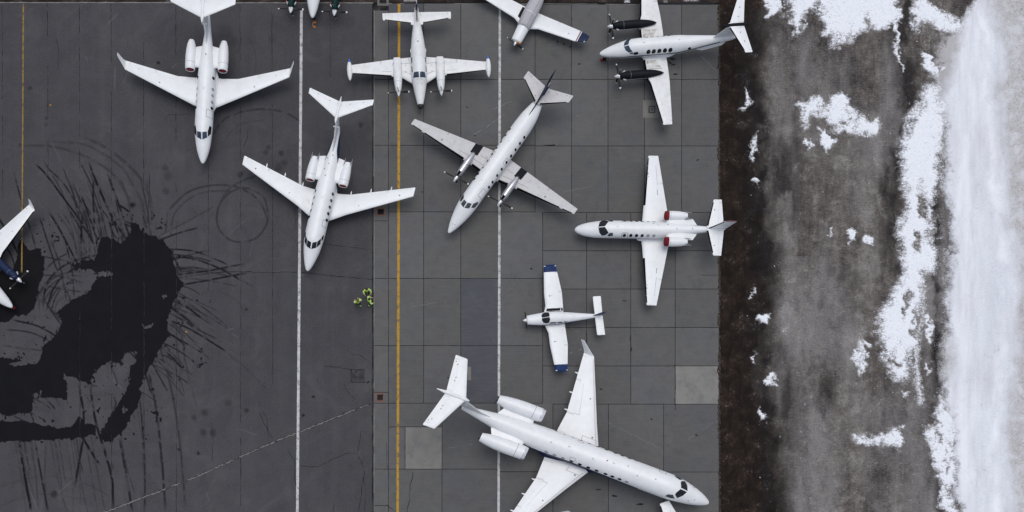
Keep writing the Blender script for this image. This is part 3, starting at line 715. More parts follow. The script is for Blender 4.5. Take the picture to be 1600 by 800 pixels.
brn = ramp(N, L, n2.outputs[0], [(.32, srgb('181514')), (.5, srgb('29211c')), (.68, srgb('3c2f27'))]).outputs[0]
brn = mixc(N, L, maprange(N, L, n7.outputs[0], .42, .7, 0, .65), brn, srgb('161314'))
c = mixc(N, L, s2.outputs[0], c, brn)
wt = mixc(N, L, maprange(N, L, n2.outputs[0], .3, .7), srgb('151415'), srgb('2b2727'))
wf = mathn(N, L, 'MULTIPLY', s2.outputs[1], maprange(N, L, n2.outputs[0], .3, .55, .6, 1.2))
wfc = N.new('ShaderNodeClamp'); L.new(wf, wfc.inputs[0])
c = mixc(N, L, wfc.outputs[0], c, wt)
gr = mathn(N, L, 'ADD', mathn(N, L, 'MULTIPLY', n3.outputs[0], .6), mathn(N, L, 'MULTIPLY', n4.outputs[0], .4))
gm = maprange(N, L, gr, .34, .66, .55, 1.45)
ga = mathn(N, L, 'MULTIPLY', s2.outputs[0], .6)
gmx = N.new('ShaderNodeMix'); L.new(ga, gmx.inputs[0]); L.new(gm, gmx.inputs[2]); gmx.inputs[3].default_value = 1.0; gm = gmx.outputs[0]
gmc = N.new('ShaderNodeCombineColor')
for i_ in range(3): L.new(gm, gmc.inputs[i_])
c = mixc(N, L, 1.0, c, gmc.outputs[0], 'MULTIPLY')
# packed snow
pk = mixc(N, L, maprange(N, L, n1.outputs[0], .3, .7), srgb('d9dce4'), srgb('e6e9f0'))
pk = mixc(N, L, maprange(N, L, n3.outputs[0], .48, .7, 0, .55), pk, srgb('bdbec6'))
pk = mixc(N, L, maprange(N, L, n7.outputs[0], .48, .7, 0, .4), pk, srgb('c3c4cb'))
pk = mixc(N, L, maprange(N, L, n5.outputs[0], .46, .66, 0, .5), pk, srgb('c6c8cf'))
pk = mixc(N, L, mathn(N, L, 'MULTIPLY', s3.outputs[1], .9), pk, srgb('f2f4fa'))
gt = mixc(N, L, maprange(N, L, n3.outputs[0], .35, .7), srgb('aaa6a6'), srgb('d6d6da'))
gt = mixc(N, L, maprange(N, L, n2.outputs[0], .48, .62, 0, .7), gt, srgb('dddfe4'))
gt = mixc(N, L, maprange(N, L, n4.outputs[0], .5, .7, 0, .6), gt, srgb('7d7877'))
pk = mixc(N, L, s3.outputs[0], pk, gt)
pk = mixc(N, L, s3.outputs[2], pk, mixc(N, L, maprange(N, L, n3.outputs[0], .35, .7), srgb('8d8785'), srgb('b5b1b1')))
pf = mathn(N, L, 'ADD', s1.outputs[1], maprange(N, L, n3.outputs[0], .3, .7, -.3, .3))
pf = mathn(N, L, 'ADD', pf, maprange(N, L, n2.outputs[0], .3, .7, -.22, .22))
c = mixc(N, L, maprange(N, L, pf, .2, .85), c, pk)
sn_ = mathn(N, L, 'ADD', s1.outputs[0], maprange(N, L, n3.outputs[0], .3, .7, -.42, .42))
sn_ = mathn(N, L, 'ADD', sn_, maprange(N, L, n5.outputs[0], .3, .7, -.30, .30))
sn_ = mathn(N, L, 'MULTIPLY', sn_, maprange(N, L, s1.outputs[0], .02, .12))
sw = mixc(N, L, maprange(N, L, n3.outputs[0], .35, .7), srgb('e3e6ee'), srgb('f3f5fa'))
sw = mixc(N, L, maprange(N, L, n4.outputs[0], .62, .8, 0, .25), sw, srgb('a8a8ae'))
slush = maprange(N, L, s1.outputs[0], .02, .45, 0, .75)
c = mixc(N, L, mathn(N, L, 'MULTIPLY', slush, maprange(N, L, n2.outputs[0], .35, .6)), c, srgb('a5a3a4'))
c = mixc(N, L, maprange(N, L, sn_, .30, .80), c, sw)
L.new(c, P.inputs['Base Color']); P.inputs['Roughness'].default_value = .9; P.inputs['Specular IOR Level'].default_value = .1
bp = N.new('ShaderNodeBump'); bp.inputs['Strength'].default_value = .5; bp.inputs['Distance'].default_value = .05
L.new(n3.outputs[0], bp.inputs['Height']); L.new(bp.outputs[0], P.inputs['Normal'])
M['dirt'] = m
zero = np.zeros(X.shape)
grid_obj('dirt_verge', gx_, gy_, lambda a, b: hz, M['dirt'], {'cover': (snow, packed, zero), 'soil': (brown, wet, pale), 'strip': (grit, np.clip(np.maximum(bright * .8, ridge), 0, 1), np.clip(tan * .8 + greyp * .22, 0, 1))})
# strip beyond the top kerb
tx_ = axis_pts(-420, 1123.8, -10, 1123, 1.25, 14.0); ty_ = axis_pts(-260, 4.0, -6, 4.0, 1.0, 14.0)
X, Y = np.meshgrid(tx_, ty_)
snow = np.zeros(X.shape)
for x, y, w, h in ((958,1.5,12,2),(950,-1,6,2),(1040,3,5,1),(980,3.5,8,1.4),(760,0,10,2),(830,1,6,2),(640,-8,20,6),(1080,-10,26,8),(340,-14,40,8),(700,2,3,2)):
    add_poly(snow, X, Y, [(x - w/2, y - h/2), (x + w/2, y - h/2), (x + w/2, y + h/2), (x - w/2, y + h/2)], 1.2)
snow = np.maximum(snow, np.clip((fbm(X, Y, 14, 4, 7) - .72) * 8, 0, 1) * (Y < -8))
zero = np.zeros(X.shape); one = zero + .85
grid_obj('dirt_bank', tx_, ty_, lambda a, b: .02 * (fbm(a, b, 10, 3, 3) - .5) - .01, M['dirt'], {'cover': (snow, zero, zero), 'soil': (one, np.clip(fbm(X, Y, 40, 3, 17) - .3, 0, 1), zero), 'strip': (zero, zero, zero)})
# far ground to the horizon
m, N, L, P = new_mat('far_ground'); geo = N.new('ShaderNodeNewGeometry')
a = noise(N, L, .012, 6, .6, geo.outputs['Position']); b = noise(N, L, .15, 5, .7, geo.outputs['Position'])
c = mixc(N, L, maprange(N, L, b.outputs[0], .35, .65), srgb('453f3d'), srgb('5e5855'))
L.new(mixc(N, L, maprange(N, L, a.outputs[0], .48, .54), c, srgb('d6d9e0')), P.inputs['Base Color']); P.inputs['Roughness'].default_value = .9
o = mk('ground', [(-1500, -1500, -.4), (1500, -1500, -.4), (1500, 1500, -.4), (-1500, 1500, -.4)], [(0, 1, 2, 3)], m, smooth=False); tag(o, kind='structure')
del X, Y, wx, wy, snow, packed

# ------------------------------------------------------------------ aircraft building blocks
def interp(t, xs, ys):
    """monotone cubic"""
    n = len(xs)
    if t <= xs[0]: return ys[0]
    if t >= xs[-1]: return ys[-1]
    i = max(k for k in range(n - 1) if xs[k] <= t)
    h = xs[i + 1] - xs[i]; d = (ys[i + 1] - ys[i]) / h
    def sl(k):
        if k == 0: return (ys[1] - ys[0]) / (xs[1] - xs[0])
        if k == n - 1: return (ys[-1] - ys[-2]) / (xs[-1] - xs[-2])
        a = (ys[k] - ys[k - 1]) / (xs[k] - xs[k - 1]); b = (ys[k + 1] - ys[k]) / (xs[k + 1] - xs[k])
        return 0 if a * b <= 0 else 2 * a * b / (a + b)
    m0, m1 = sl(i), sl(i + 1); s = (t - xs[i]) / h
    return (2*s**3-3*s**2+1)*ys[i] + (s**3-2*s**2+s)*h*m0 + (-2*s**3+3*s**2)*ys[i+1] + (s**3-s**2)*h*m1

class Body:
    """lofted hull along x; st = (x, z centre, half width, half height); cy = lateral centre"""
    def __init__(s, st, cy=0.0, n=36):
        s.st = st; s.cy = cy; s.n = n; s.xs = [q[0] for q in st]
    def at(s, x):
        return tuple(interp(x, s.xs, [q[k] for q in s.st]) for k in (1, 2, 3))
    def P(s, x, ang, off=0.0):     # ang in degrees from the top, + to starboard
        z, ry, rz = s.at(x); a = R(ang)
        e = 1e-3; z2, ry2, rz2 = s.at(x + .02); z1, ry1, rz1 = s.at(x - .02)
        p = Vector((x, s.cy + ry * math.sin(a), z + rz * math.cos(a)))
        tx = Vector((.04, (ry2 - ry1) * math.sin(a), (z2 - z1) + (rz2 - rz1) * math.cos(a)))
        ta = Vector((0, ry * math.cos(a), -rz * math.sin(a)))
        if ta.length < 1e-6: return p
        nrm = ta.cross(tx).normalized()
        if nrm.dot(Vector((0, math.sin(a), math.cos(a)))) < 0: nrm = -nrm
        return p + nrm * off
    def mesh(s, name, mat, parent, step=.16):
        xs = []
        x0, x1 = s.xs[0], s.xs[-1]; L_ = x1 - x0
        k = max(12, int(L_ / step))
        base = [x0 + L_ * (i / k) for i in range(k + 1)]
        extra = [x0 + L_ * q for q in (.0008, .003, .007, .013, .02)]
        xs = sorted(set(base + extra)); V, F = [], []
        for x in xs:
            z, ry, rz = s.at(x)
            for i in range(s.n):
                a = 2 * math.pi * i / s.n
                V.append((x, s.cy + ry * math.sin(a), z + rz * math.cos(a)))
        for j in range(len(xs) - 1):
            for i in range(s.n):
                F.append((j * s.n + i, j * s.n + (i + 1) % s.n, (j + 1) * s.n + (i + 1) % s.n, (j + 1) * s.n + i))
        F.append(tuple(range(s.n))); F.append(tuple(range((len(xs) - 1) * s.n, len(xs) * s.n))[::-1])
        return mk(name, V, F, mat, parent)
    def patch(s, name, poly, mat, parent, off=.012, rings=5, sub=5):
        """filled panel over the hull, poly in (x, ang)"""
        B = []
        for i in range(len(poly)):
            a, b = poly[i], poly[(i + 1) % len(poly)]
            for k in range(sub): B.append((a[0] + (b[0] - a[0]) * k / sub, a[1] + (b[1] - a[1]) * k / sub))
        cx = sum(p[0] for p in B) / len(B); ca = sum(p[1] for p in B) / len(B)
        V = [s.P(cx, ca, off)]; F = []
        for r_ in range(1, rings + 1):
            for p in B: V.append(s.P(cx + (p[0] - cx) * r_ / rings, ca + (p[1] - ca) * r_ / rings, off))
        m_ = len(B)
        for i in range(m_): F.append((0, 1 + i, 1 + (i + 1) % m_))
        for r_ in range(rings - 1):
            for i in range(m_):
                F.append((1 + r_ * m_ + i, 1 + (r_ + 1) * m_ + i, 1 + (r_ + 1) * m_ + (i + 1) % m_, 1 + r_ * m_ + (i + 1) % m_))
        n0 = len(V); b0 = 1 + (rings - 1) * m_     # skirt down to the skin
        for p in B: V.append(s.P(p[0], p[1], -.006))
        for i in range(m_): F.append((b0 + i, n0 + i, n0 + (i + 1) % m_, b0 + (i + 1) % m_))
        return mk(name, V, F, mat, parent)
    def oval(s, name, x, ang, w, h, mat, parent, off=.012, p=2.6):
        z, ry, rz = s.at(x); rr = (ry + rz) / 2
        da = math.degrees(h / 2 / rr); poly = []
        for i in range(16):
            t = 2 * math.pi * i / 16; c_, s_ = math.cos(t), math.sin(t)
            poly.append((x + w / 2 * math.copysign(abs(c_) ** (2 / p), c_), ang + da * math.copysign(abs(s_) ** (2 / p), s_)))
        return s.patch(name, poly, mat, parent, off, rings=3, sub=1)
    def line(s, name, pts, w, mat, parent, off=.006, closed=False):
        S = []; P_ = list(pts) + ([pts[0]] if closed else [])
        for a, b in zip(P_, P_[1:]):
            for k in range(6): S.append((a[0] + (b[0] - a[0]) * k / 6, a[1] + (b[1] - a[1]) * k / 6))
        S.append(P_[-1]); V, F = [], []
        Q = [s.P(x, a, off) for x, a in S]
        for i, q in enumerate(Q):
            d = (Q[min(i + 1, len(Q) - 1)] - Q[max(i - 1, 0)]).normalized()
            nn = (s.P(S[i][0], S[i][1], off + .1) - q).normalized(); sd = d.cross(nn).normalized() * w / 2
            V += [q + sd, q - sd]
        for i in range(len(Q) - 1): F.append((2 * i, 2 * i + 1, 2 * i + 3, 2 * i + 2))
        return mk(name, V, F, mat, parent)
    def band(s, name, rows, mat, parent, off=.008, side=1):
        """rows = (x, ang0, ang1): painted band along the hull"""
        V, F = [], []; k = 6; xs = []
        x0, x1 = rows[0][0], rows[-1][0]; n = max(8, int((x1 - x0) / .25))
        for i in range(n + 1):
            x = x0 + (x1 - x0) * i / n
            a0 = interp(x, [r_[0] for r_ in rows], [r_[1] for r_ in rows]); a1 = interp(x, [r_[0] for r_ in rows], [r_[2] for r_ in rows])
            for j in range(k + 1): V.append(s.P(x, side * (a0 + (a1 - a0) * j / k), off))
        for i in range(n):
            for j in range(k): F.append((i * (k + 1) + j, i * (k + 1) + j + 1, (i + 1) * (k + 1) + j + 1, (i + 1) * (k + 1) + j))
        return mk(name, V, F, mat, parent)

def naca(c, t):
    return 5 * t * (.2969 * math.sqrt(max(c, 0)) - .126 * c - .3516 * c * c + .2843 * c ** 3 - .1036 * c ** 4)

def foil_vf(secs, c0=0.0, c1=1.0, off=0.0, nc=9):
    """secs: (LE vec, TE vec, up vec, t/c). closed strip between chord fractions c0..c1"""
    V, F = [], []
    if c0 <= 0: cs = [c0 + (c1 - c0) * (i / nc) ** 1.8 for i in range(nc + 1)]
    else: cs = [c0 + (c1 - c0) * i / nc for i in range(nc + 1)]
    for le, te, up, t in secs:
        ch = (te - le).length; d = (te - le) / ch if ch > 1e-6 else Vector((1, 0, 0))
        up = up.normalized(); lip = off
        ring = []
        for c_ in cs: ring.append(le + d * (c_ * ch - (lip if c_ == 0 else 0)) + up * (naca(c_, t) * ch * 1.1 + lip))
        for c_ in (reversed(cs) if c0 > 0 else reversed(cs[1:])): ring.append(le + d * (c_ * ch) - up * (naca(c_, t) * ch * .9 + lip))
        V += ring
    n = len(V) // len(secs)
    for j in range(len(secs) - 1):
        for i in range(n): F.append((j * n + i, j * n + (i + 1) % n, (j + 1) * n + (i + 1) % n, (j + 1) * n + i))
    F.append(tuple(range(n))); F.append(tuple(range((len(secs) - 1) * n, len(secs) * n))[::-1])
    return V, F

class Wing:
    """half surface. st = (s, xLE, xTE, b, t/c): s spanwise, b the other transverse coordinate.
       kind 'h': s->|y|, b->z.  kind 'v': s->z, b->y"""
    def __init__(w, st, side=1, kind='h'):
        w.st = st; w.side = side; w.kind = kind; w.ss = [q[0] for q in st]
    def sec(w, s):
        st = w.st
        i = 0
        while i < len(st) - 2 and s > st[i + 1][0]: i += 1
        a, b = st[i], st[i + 1]; t = (s - a[0]) / (b[0] - a[0])
        xl, xt, bb, tc = (a[k] + (b[k] - a[k]) * t for k in (1, 2, 3, 4))
        if w.kind == 'h':
            dz = (b[3] - a[3]) / (b[0] - a[0]); up = Vector((0, -dz * w.side, 1))
            return Vector((xl, w.side * s, bb)), Vector((xt, w.side * s, bb)), up, tc
        return Vector((xl, bb, s)), Vector((xt, bb, s)), Vector((0, 1, 0)), tc
    def secs(w, s0, s1, cap=False):
        ks = [s0] + [s for s in w.ss if s0 + 1e-4 < s < s1 - 1e-4] + [s1]
        out = [w.sec(s) for s in ks]
        if cap:
            le, te, up, tc = out[-1]; ch = te - le; e = Vector((0, w.side, 0)) if w.kind == 'h' else Vector((0, 0, 1))
            out.append((le + ch * .03 + e * .05, te - ch * .01 + e * .05, up, tc * .75))
            out.append((le + ch * .09 + e * .085, te - ch * .03 + e * .085, up, tc * .3))
        return out
    def build(w, name, mat, parent, pieces=(), hinge=.74, boot=None, tipmat=None, bootc=.055, g=.018):
        s0, s1 = w.ss[0], w.ss[-1]; parts = [foil_vf(w.secs(s0, s1, True), 0, hinge if pieces else 1.0)]
        if pieces:
            cur = s0
            for nm, a, b in pieces:
                if a > cur + .02: parts.append(foil_vf(w.secs(cur, a - g), hinge, 1.0, nc=4))
                cur = b + g
            if cur < s1: parts.append(foil_vf(w.secs(cur, s1, True), hinge, 1.0, nc=4))
        o = mk(name, *join_vf(parts), mat, parent)
        for nm, a, b in pieces:
            S = [(le + (te - le) * (g / max((te - le).length, .1)), te, up, tc) for le, te, up, tc in w.secs(a, b)]
            mk(nm, *foil_vf(S, hinge, 1.0, nc=4), mat, o)
        if boot:
            for a, b in (boot if isinstance(boot, list) else [boot]):
                mk('deice_boot', *foil_vf(w.secs(a, b), 0, bootc, off=.006, nc=5), M['boot'], o)
        return o
    def top(w, s, c, lift=.006):
        le, te, up, tc = w.sec(s); ch = (te - le).length
        return le + (te - le) * c + up.normalized() * (naca(c, tc) * ch * 1.1 + lift)
    def panel(w, name, quad, mat, parent, lift=.006, n=6):
        """quad = 4 (s, c) corners on the upper skin"""
        V, F = [], []
        for i in range(n + 1):
            for j in range(n + 1):
                u, v = i / n, j / n
                s = (quad[0][0] * (1 - u) + quad[1][0] * u) * (1 - v) + (quad[3][0] * (1 - u) + quad[2][0] * u) * v
                c_ = (quad[0][1] * (1 - u) + quad[1][1] * u) * (1 - v) + (quad[3][1] * (1 - u) + quad[2][1] * u) * v
                V.append(w.top(s, c_, lift))
        for i in range(n):
            for j in range(n):
                k = i * (n + 1) + j; F.append((k, k + 1, k + n + 2, k + n + 1))
        return mk(name, V, F, mat, parent)
    def sleeve(w, name, s0, s1, mat, parent, off=.005):
        return mk(name, *foil_vf(w.secs(s0, s1), 0, 1.0, off=off), mat, parent)

def dot(w, parent, s, c, r=.07, mat='seam'):
    p = w.top(s, c, .004); mk('fuel_cap', *tube_vf(p, p + Vector((0, 0, .012)), r, r, 12), M[mat], parent)

def lathe(name, prof, c, mat, parent, sy=1.0, sz=1.0, n=30, smooth=True):
    V, F = [], []
    for x, r_ in prof:
        for i in range(n):
            a = 2 * math.pi * i / n; V.append((c[0] + x, c[1] + r_ * sy * math.sin(a), c[2] + r_ * sz * math.cos(a)))
    for j in range(len(prof) - 1):
        for i in range(n): F.append((j * n + i, j * n + (i + 1) % n, (j + 1) * n + (i + 1) % n, (j + 1) * n + i))
    if prof[0][1] > 1e-4: F.append(tuple(range(n)))
    if prof[-1][1] > 1e-4: F.append(tuple(range((len(prof) - 1) * n, len(prof) * n))[::-1])
    return mk(name, V, F, mat, parent)

def jet_engine(root, c, L_, r, cover=None, mat='white', tail=.62, cone=True, lipmat=None, toe=0.0, arms=0, covermode='plug'):
    """c = inlet lip centre; closed shell with a recessed intake"""
    prof = [(.42 * L_ * .5, 0.02), (.42 * L_ * .5, r * .66), (.06 * L_, r * .74), (.012 * L_, r * .80), (0, r * .86), (.012 * L_, r * .92),
            (.06 * L_, r * .975), (.2 * L_, r * 1.02), (.42 * L_, r * 1.03), (.65 * L_, r * .97), (.85 * L_, r * .82), (L_, r * tail),
            (L_ * .995, r * tail * .9), (L_ * .9, r * tail * .82), (L_ * .9, .02)]
    def tz(p): return p
    e = lathe('engine_nacelle', prof, c, M[mat], root)
    lathe('intake_throat', [(.30, .02), (.30, r * .655), (.02 * L_, r * .75), (.045 * L_, r * .70), (.2, .02)][0:2] + [(.31, r * .655), (.31, .02)], c, M['darkhole'], e)
    lathe('exhaust_pipe', [(L_ * .86, .02), (L_ * .86, r * tail * .72), (L_ * 1.04, r * tail * .66), (L_ * 1.04, r * tail * .58), (L_ * .93, r * tail * .55), (L_ * .93, .02)], c, M['hot'], e)
    if cover:
        if covermode == 'cap':
            lathe('intake_cover', [(-.03, .02), (-.03, r * .80), (.0, r * .93), (.10, r * 1.0), (.30, r * 1.03), (.32, r * 1.03), (.32, r * .9)], c, M[cover], e)
        else:
            lathe('intake_cover', [(.03, .02), (.015, r * .5), (.035, r * .76), (.09, r * .75), (.09, .02)], c, M[cover], e)
    elif lipmat:
        lathe('intake_lip', [(.05 * L_, r * .745), (.012 * L_, r * .795), (-.006, r * .86), (.012 * L_, r * .927), (.07 * L_, r * .985)], c, M[lipmat], e)
    lathe('cowl_seam', [(.22 * L_, r * 1.0), (.22 * L_, r * 1.032), (.228 * L_, r * 1.032), (.228 * L_, r * 1.0)], c, M['seam'], e)
    for k in range(arms):
        s = (-1, 1)[k]
        x0 = c[0] + L_ * .86
        V, F = join_vf([tube_vf((x0, c[1] + s * r * .78, c[2] + .05), (x0 + L_ * .34, c[1] + s * r * .70, c[2] + .06), .045, .02, 8),
                        tube_vf((x0 + .1, c[1] + s * r * .62, c[2] + .25), (x0 + L_ * .2, c[1] + s * r * .60, c[2] + .22), .05, .03, 8)])
        mk('thrust_reverser_arm', V, F, M['steel'], e)
    return e

def pylon(root, y0, y1, xa0, xa1, xb0, xb1, z, t=.14, mat='white', side=1, z1=None):
    z1 = z if z1 is None else z1
    S = [(Vector((xa0, side * y0, z)), Vector((xa1, side * y0, z)), Vector((0, 0, 1)), t), (Vector((xb0, side * y1, z1)), Vector((xb1, side * y1, z1)), Vector((0, 0, 1)), t)]
    return mk('engine_pylon', *foil_vf(S), M[mat], root)

def propeller(root, c, Rr, n=4, ph=0.0, sl=.45, sr=.19, chord=.17, smat='chrome', bmat='blade', tip='bladetip', pitch=62):
    """c = propeller disc centre, axis along x, spinner forward"""
    p = lathe('propeller', [(-sl * .72, .004), (-sl * .66, sr * .22), (-sl * .5, sr * .48), (-sl * .3, sr * .74), (-sl * .1, sr * .93), (.06, sr), (.12, sr), (.12, .02)], c, M[smat], root)
    for k in range(n):
        a = R(ph + 360 * k / n); rad = Vector((0, math.sin(a), math.cos(a))); tang = Vector((0, math.cos(a), -math.sin(a)))
        def sec(r_, ch, pt, t):
            d = (Vector((1, 0, 0)) * math.sin(R(pt)) + tang * math.cos(R(pt))); u = d.cross(rad)
            ctr = Vector(c) + rad * r_
            return (ctr - d * ch / 2, ctr + d * ch / 2, u, t)
        S = [sec(sr * .8, chord * .45, pitch + 14, .5), sec(sr + .12, chord * .6, pitch + 8, .3), sec(Rr * .45, chord, pitch, .13), sec(Rr * .75, chord * .98, pitch - 8, .10), sec(Rr * .88, chord * .9, pitch - 10, .08)]
        b = mk('propeller_blade', *foil_vf(S, nc=6), M[bmat], p)
        # tip is painted: same blade continued
        if tip:
            S2 = [sec(Rr * .88, chord * .9, pitch - 10, .08), sec(Rr * .95, chord * .8, pitch - 12, .08), sec(Rr, chord * .45, pitch - 12, .08)]
            V, F = foil_vf(S2, nc=6)
            bo = mk('blade_tip', V, F, M[tip], p)
    return p

def gear(root, name, x, y, ztop, wr=.22, ww=.16, twin=True, lean=0.0):
    g = mk(name, *tube_vf((x + lean, y, ztop), (x, y, wr), .055, .045, 10), M['steel'], root)
    for s in ((-1, 1) if twin else (0,)):
        cy = y + s * ww * .85
        V, F = [], []; n = 22; prof = [(-ww/2, wr*.55), (-ww/2, wr*.9), (-ww*.3, wr), (ww*.3, wr), (ww/2, wr*.9), (ww/2, wr*.55), (ww*.3, wr*.5), (ww*.3, .02)]
        prof = [(-ww*.3, .02), (-ww*.3, wr*.5)] + prof
        for dy, r_ in prof:
            for i in range(n):
                a = 2 * math.pi * i / n; V.append((x + r_ * math.sin(a), cy + dy, wr + r_ * math.cos(a) * (1 if math.cos(a) > -.97 else .985)))
        for j in range(len(prof) - 1):
            for i in range(n): F.append((j * n + i, j * n + (i + 1) % n, (j + 1) * n + (i + 1) % n, (j + 1) * n + i))
        mk('wheel', V, F, M['tyre'], g)
    return g

def winglet(w, wing_o, base_s, h, cant, sweep, ctip, mat):
    le, te, up, tc = w.sec(base_s); e = Vector((0, w.side, 0)); ch = (te - le).length
    S = [(le + e * .05, te + e * .05, Vector((0, -w.side * .3, 1)), tc * .8)]
    for f in (.25, .6, 1.0):
        o_ = e * (.10 + cant * f) + Vector((0, 0, h * f)); x = sweep * f; c_ = ch * (.82 * (1 - f) + ctip / ch * f)
        S.append((le + o_ + Vector((x + ch * .12 * (1 - f), 0, 0)), le + o_ + Vector((x + ch * .12 * (1 - f) + c_, 0, 0)), Vector((0, -w.side, cant / h)), .08))
    return mk('winglet', *foil_vf(S), mat, wing_o)

def small(root, name, V, F, mat): return mk(name, V, F, mat, root)
def blade_antenna(root, hull, x, ang=0, h=.16, l=.22, mat='white'):
    p = hull.P(x, ang, -.01)
    S = [(p, p + Vector((l, 0, 0)), Vector((0, 1, 0)), .12), (p + Vector((l * .45, 0, h)), p + Vector((l * .95, 0, h)), Vector((0, 1, 0)), .12)]
    return mk('blade_antenna', *foil_vf(S), M[mat], root)
def beacon(root, hull, x, mat='red'):
    p = hull.P(x, 0, -.01); lathe_v = tube_vf(p, p + Vector((0, 0, .08)), .07, .045, 12); return mk('beacon_light', *lathe_v, M[mat], root)
GROUP = 'private aircraft parked on the apron'
def plane(name, loc, rot, label, cat='airplane'):
    return empty(name, (loc[0], loc[1], 0), R(rot), label, cat, GROUP)

def both(f):
    for s in (1, -1): f(s)

# ------------------------------------------------------------------ light jet with winglets and red intake plugs
def winglet_jet(loc, rot, label, shear):
    SHEAR[0] = shear
    r = plane('business_jet', loc, rot, label)
    W = M['white']
    h = Body([(0,1.42,.03,.03),(.06,1.42,.13,.11),(.3,1.45,.27,.24),(.7,1.5,.43,.38),(1.3,1.6,.60,.52),(1.8,1.68,.69,.62),(2.5,1.82,.77,.80),(3.4,1.86,.81,.86),(7.3,1.86,.80,.86),(8.6,1.93,.70,.76),(10.0,2.1,.50,.60),(11.4,2.32,.30,.40),(12.6,2.5,.16,.22),(13.1,2.58,.06,.1)])
    f = h.mesh('fuselage', W, r)
    # wing root fairing
    Body([(4.2,1.2,.1,.1),(4.9,1.2,.72,.30),(5.6,1.18,.98,.36),(7.6,1.18,.98,.36),(8.6,1.22,.72,.3),(9.2,1.3,.15,.12)]).mesh('wing_root_fairing', W, r)
    for s in (1, -1):
        w = Wing([(.75,5.18,7.95,1.12,.15),(1.2,5.36,7.86,1.16,.145),(2.75,6.02,7.86,1.3,.13),(7.35,8.0,8.83,1.72,.11)], s)
        o = w.build('wing', W, r, [('flap',1.15,4.6),('aileron',4.75,7.0)], .76, bootc=.04)
        winglet(w, o, 7.35, 1.05, .42, .72, .32, W)
        dot(w, o, 4.3, .28, .06); dot(w, o, 6.2, .6, .04)
        t = Wing([(.0,11.3,13.0,4.9,.11),(2.75,12.55,13.45,4.98,.1)], s)
        t.build('tailplane', W, r, [('elevator',.25,2.6)], .72)
        c = (8.08, s*1.46, 2.15)
        jet_engine(r, c, 2.65, .46, 'red', tail=.52, lipmat=None)
        pylon(r, .45, 1.12, 8.3, 10.3, 8.35, 10.15, 2.12, .16, side=s)
        for x in (7.36, 6.35, 5.8, 5.2, 4.66):
            h.oval('cabin_window', x, s*63, .27, .36, M['glass' if x in (7.36,4.66) else 'shade'], r, p=2.3)
        h.patch('windscreen', [(1.80,s*4),(2.36,s*4),(2.46,s*34),(2.02,s*38)], M['glassb'], r)
        h.patch('cockpit_side_window', [(2.10,s*44),(2.5,s*40),(3.05,s*52),(3.0,s*70),(2.45,s*70)], M['glass'], r)
        mk('pitot_cover', *tube_vf((1.55,s*.62,1.5),(1.5,s*.76,1.46),.04,.05,8), M['red'], r)
        mk('tail_aerial', *tube_vf((11.35,0,3.9),(11.35,s*.22,3.9),.06,.05,8), W, r)
        gear(r, 'main_gear', 7.1, s*1.75, 1.2, .26, .16, False)
    h.line('cabin_door', [(3.75,-24),(4.4,-24),(4.4,-78),(3.75,-78)], .03, M['seam'], r, closed=True)
    fin = Wing([(2.3,9.6,13.0,0,.05),(2.95,10.5,13.0,0,.07),(4.85,11.45,13.2,0,.09)], kind='v')
    fin.build('vertical_fin', W, r, [('rudder',2.6,4.6)], .72)
    Body([(10.9,4.93,.03,.03),(11.3,4.94,.14,.12),(12.4,4.95,.15,.12),(13.6,4.95,.03,.03)]).mesh('fin_bullet', W, r)
    gear(r, 'nose_gear', 1.6, 0, 1.3, .2, .1)
    blade_antenna(r, h, 6.1); blade_antenna(r, h, 3.4, 0, .1, .15)
    beacon(r, h, 9.3, 'seam')
    SHEAR[0] = 0
    return r
A = winglet_jet((-18.73,37.34), 86.69, 'white jet with winglets and maroon engine plugs, in the top left of the apron', -.01)

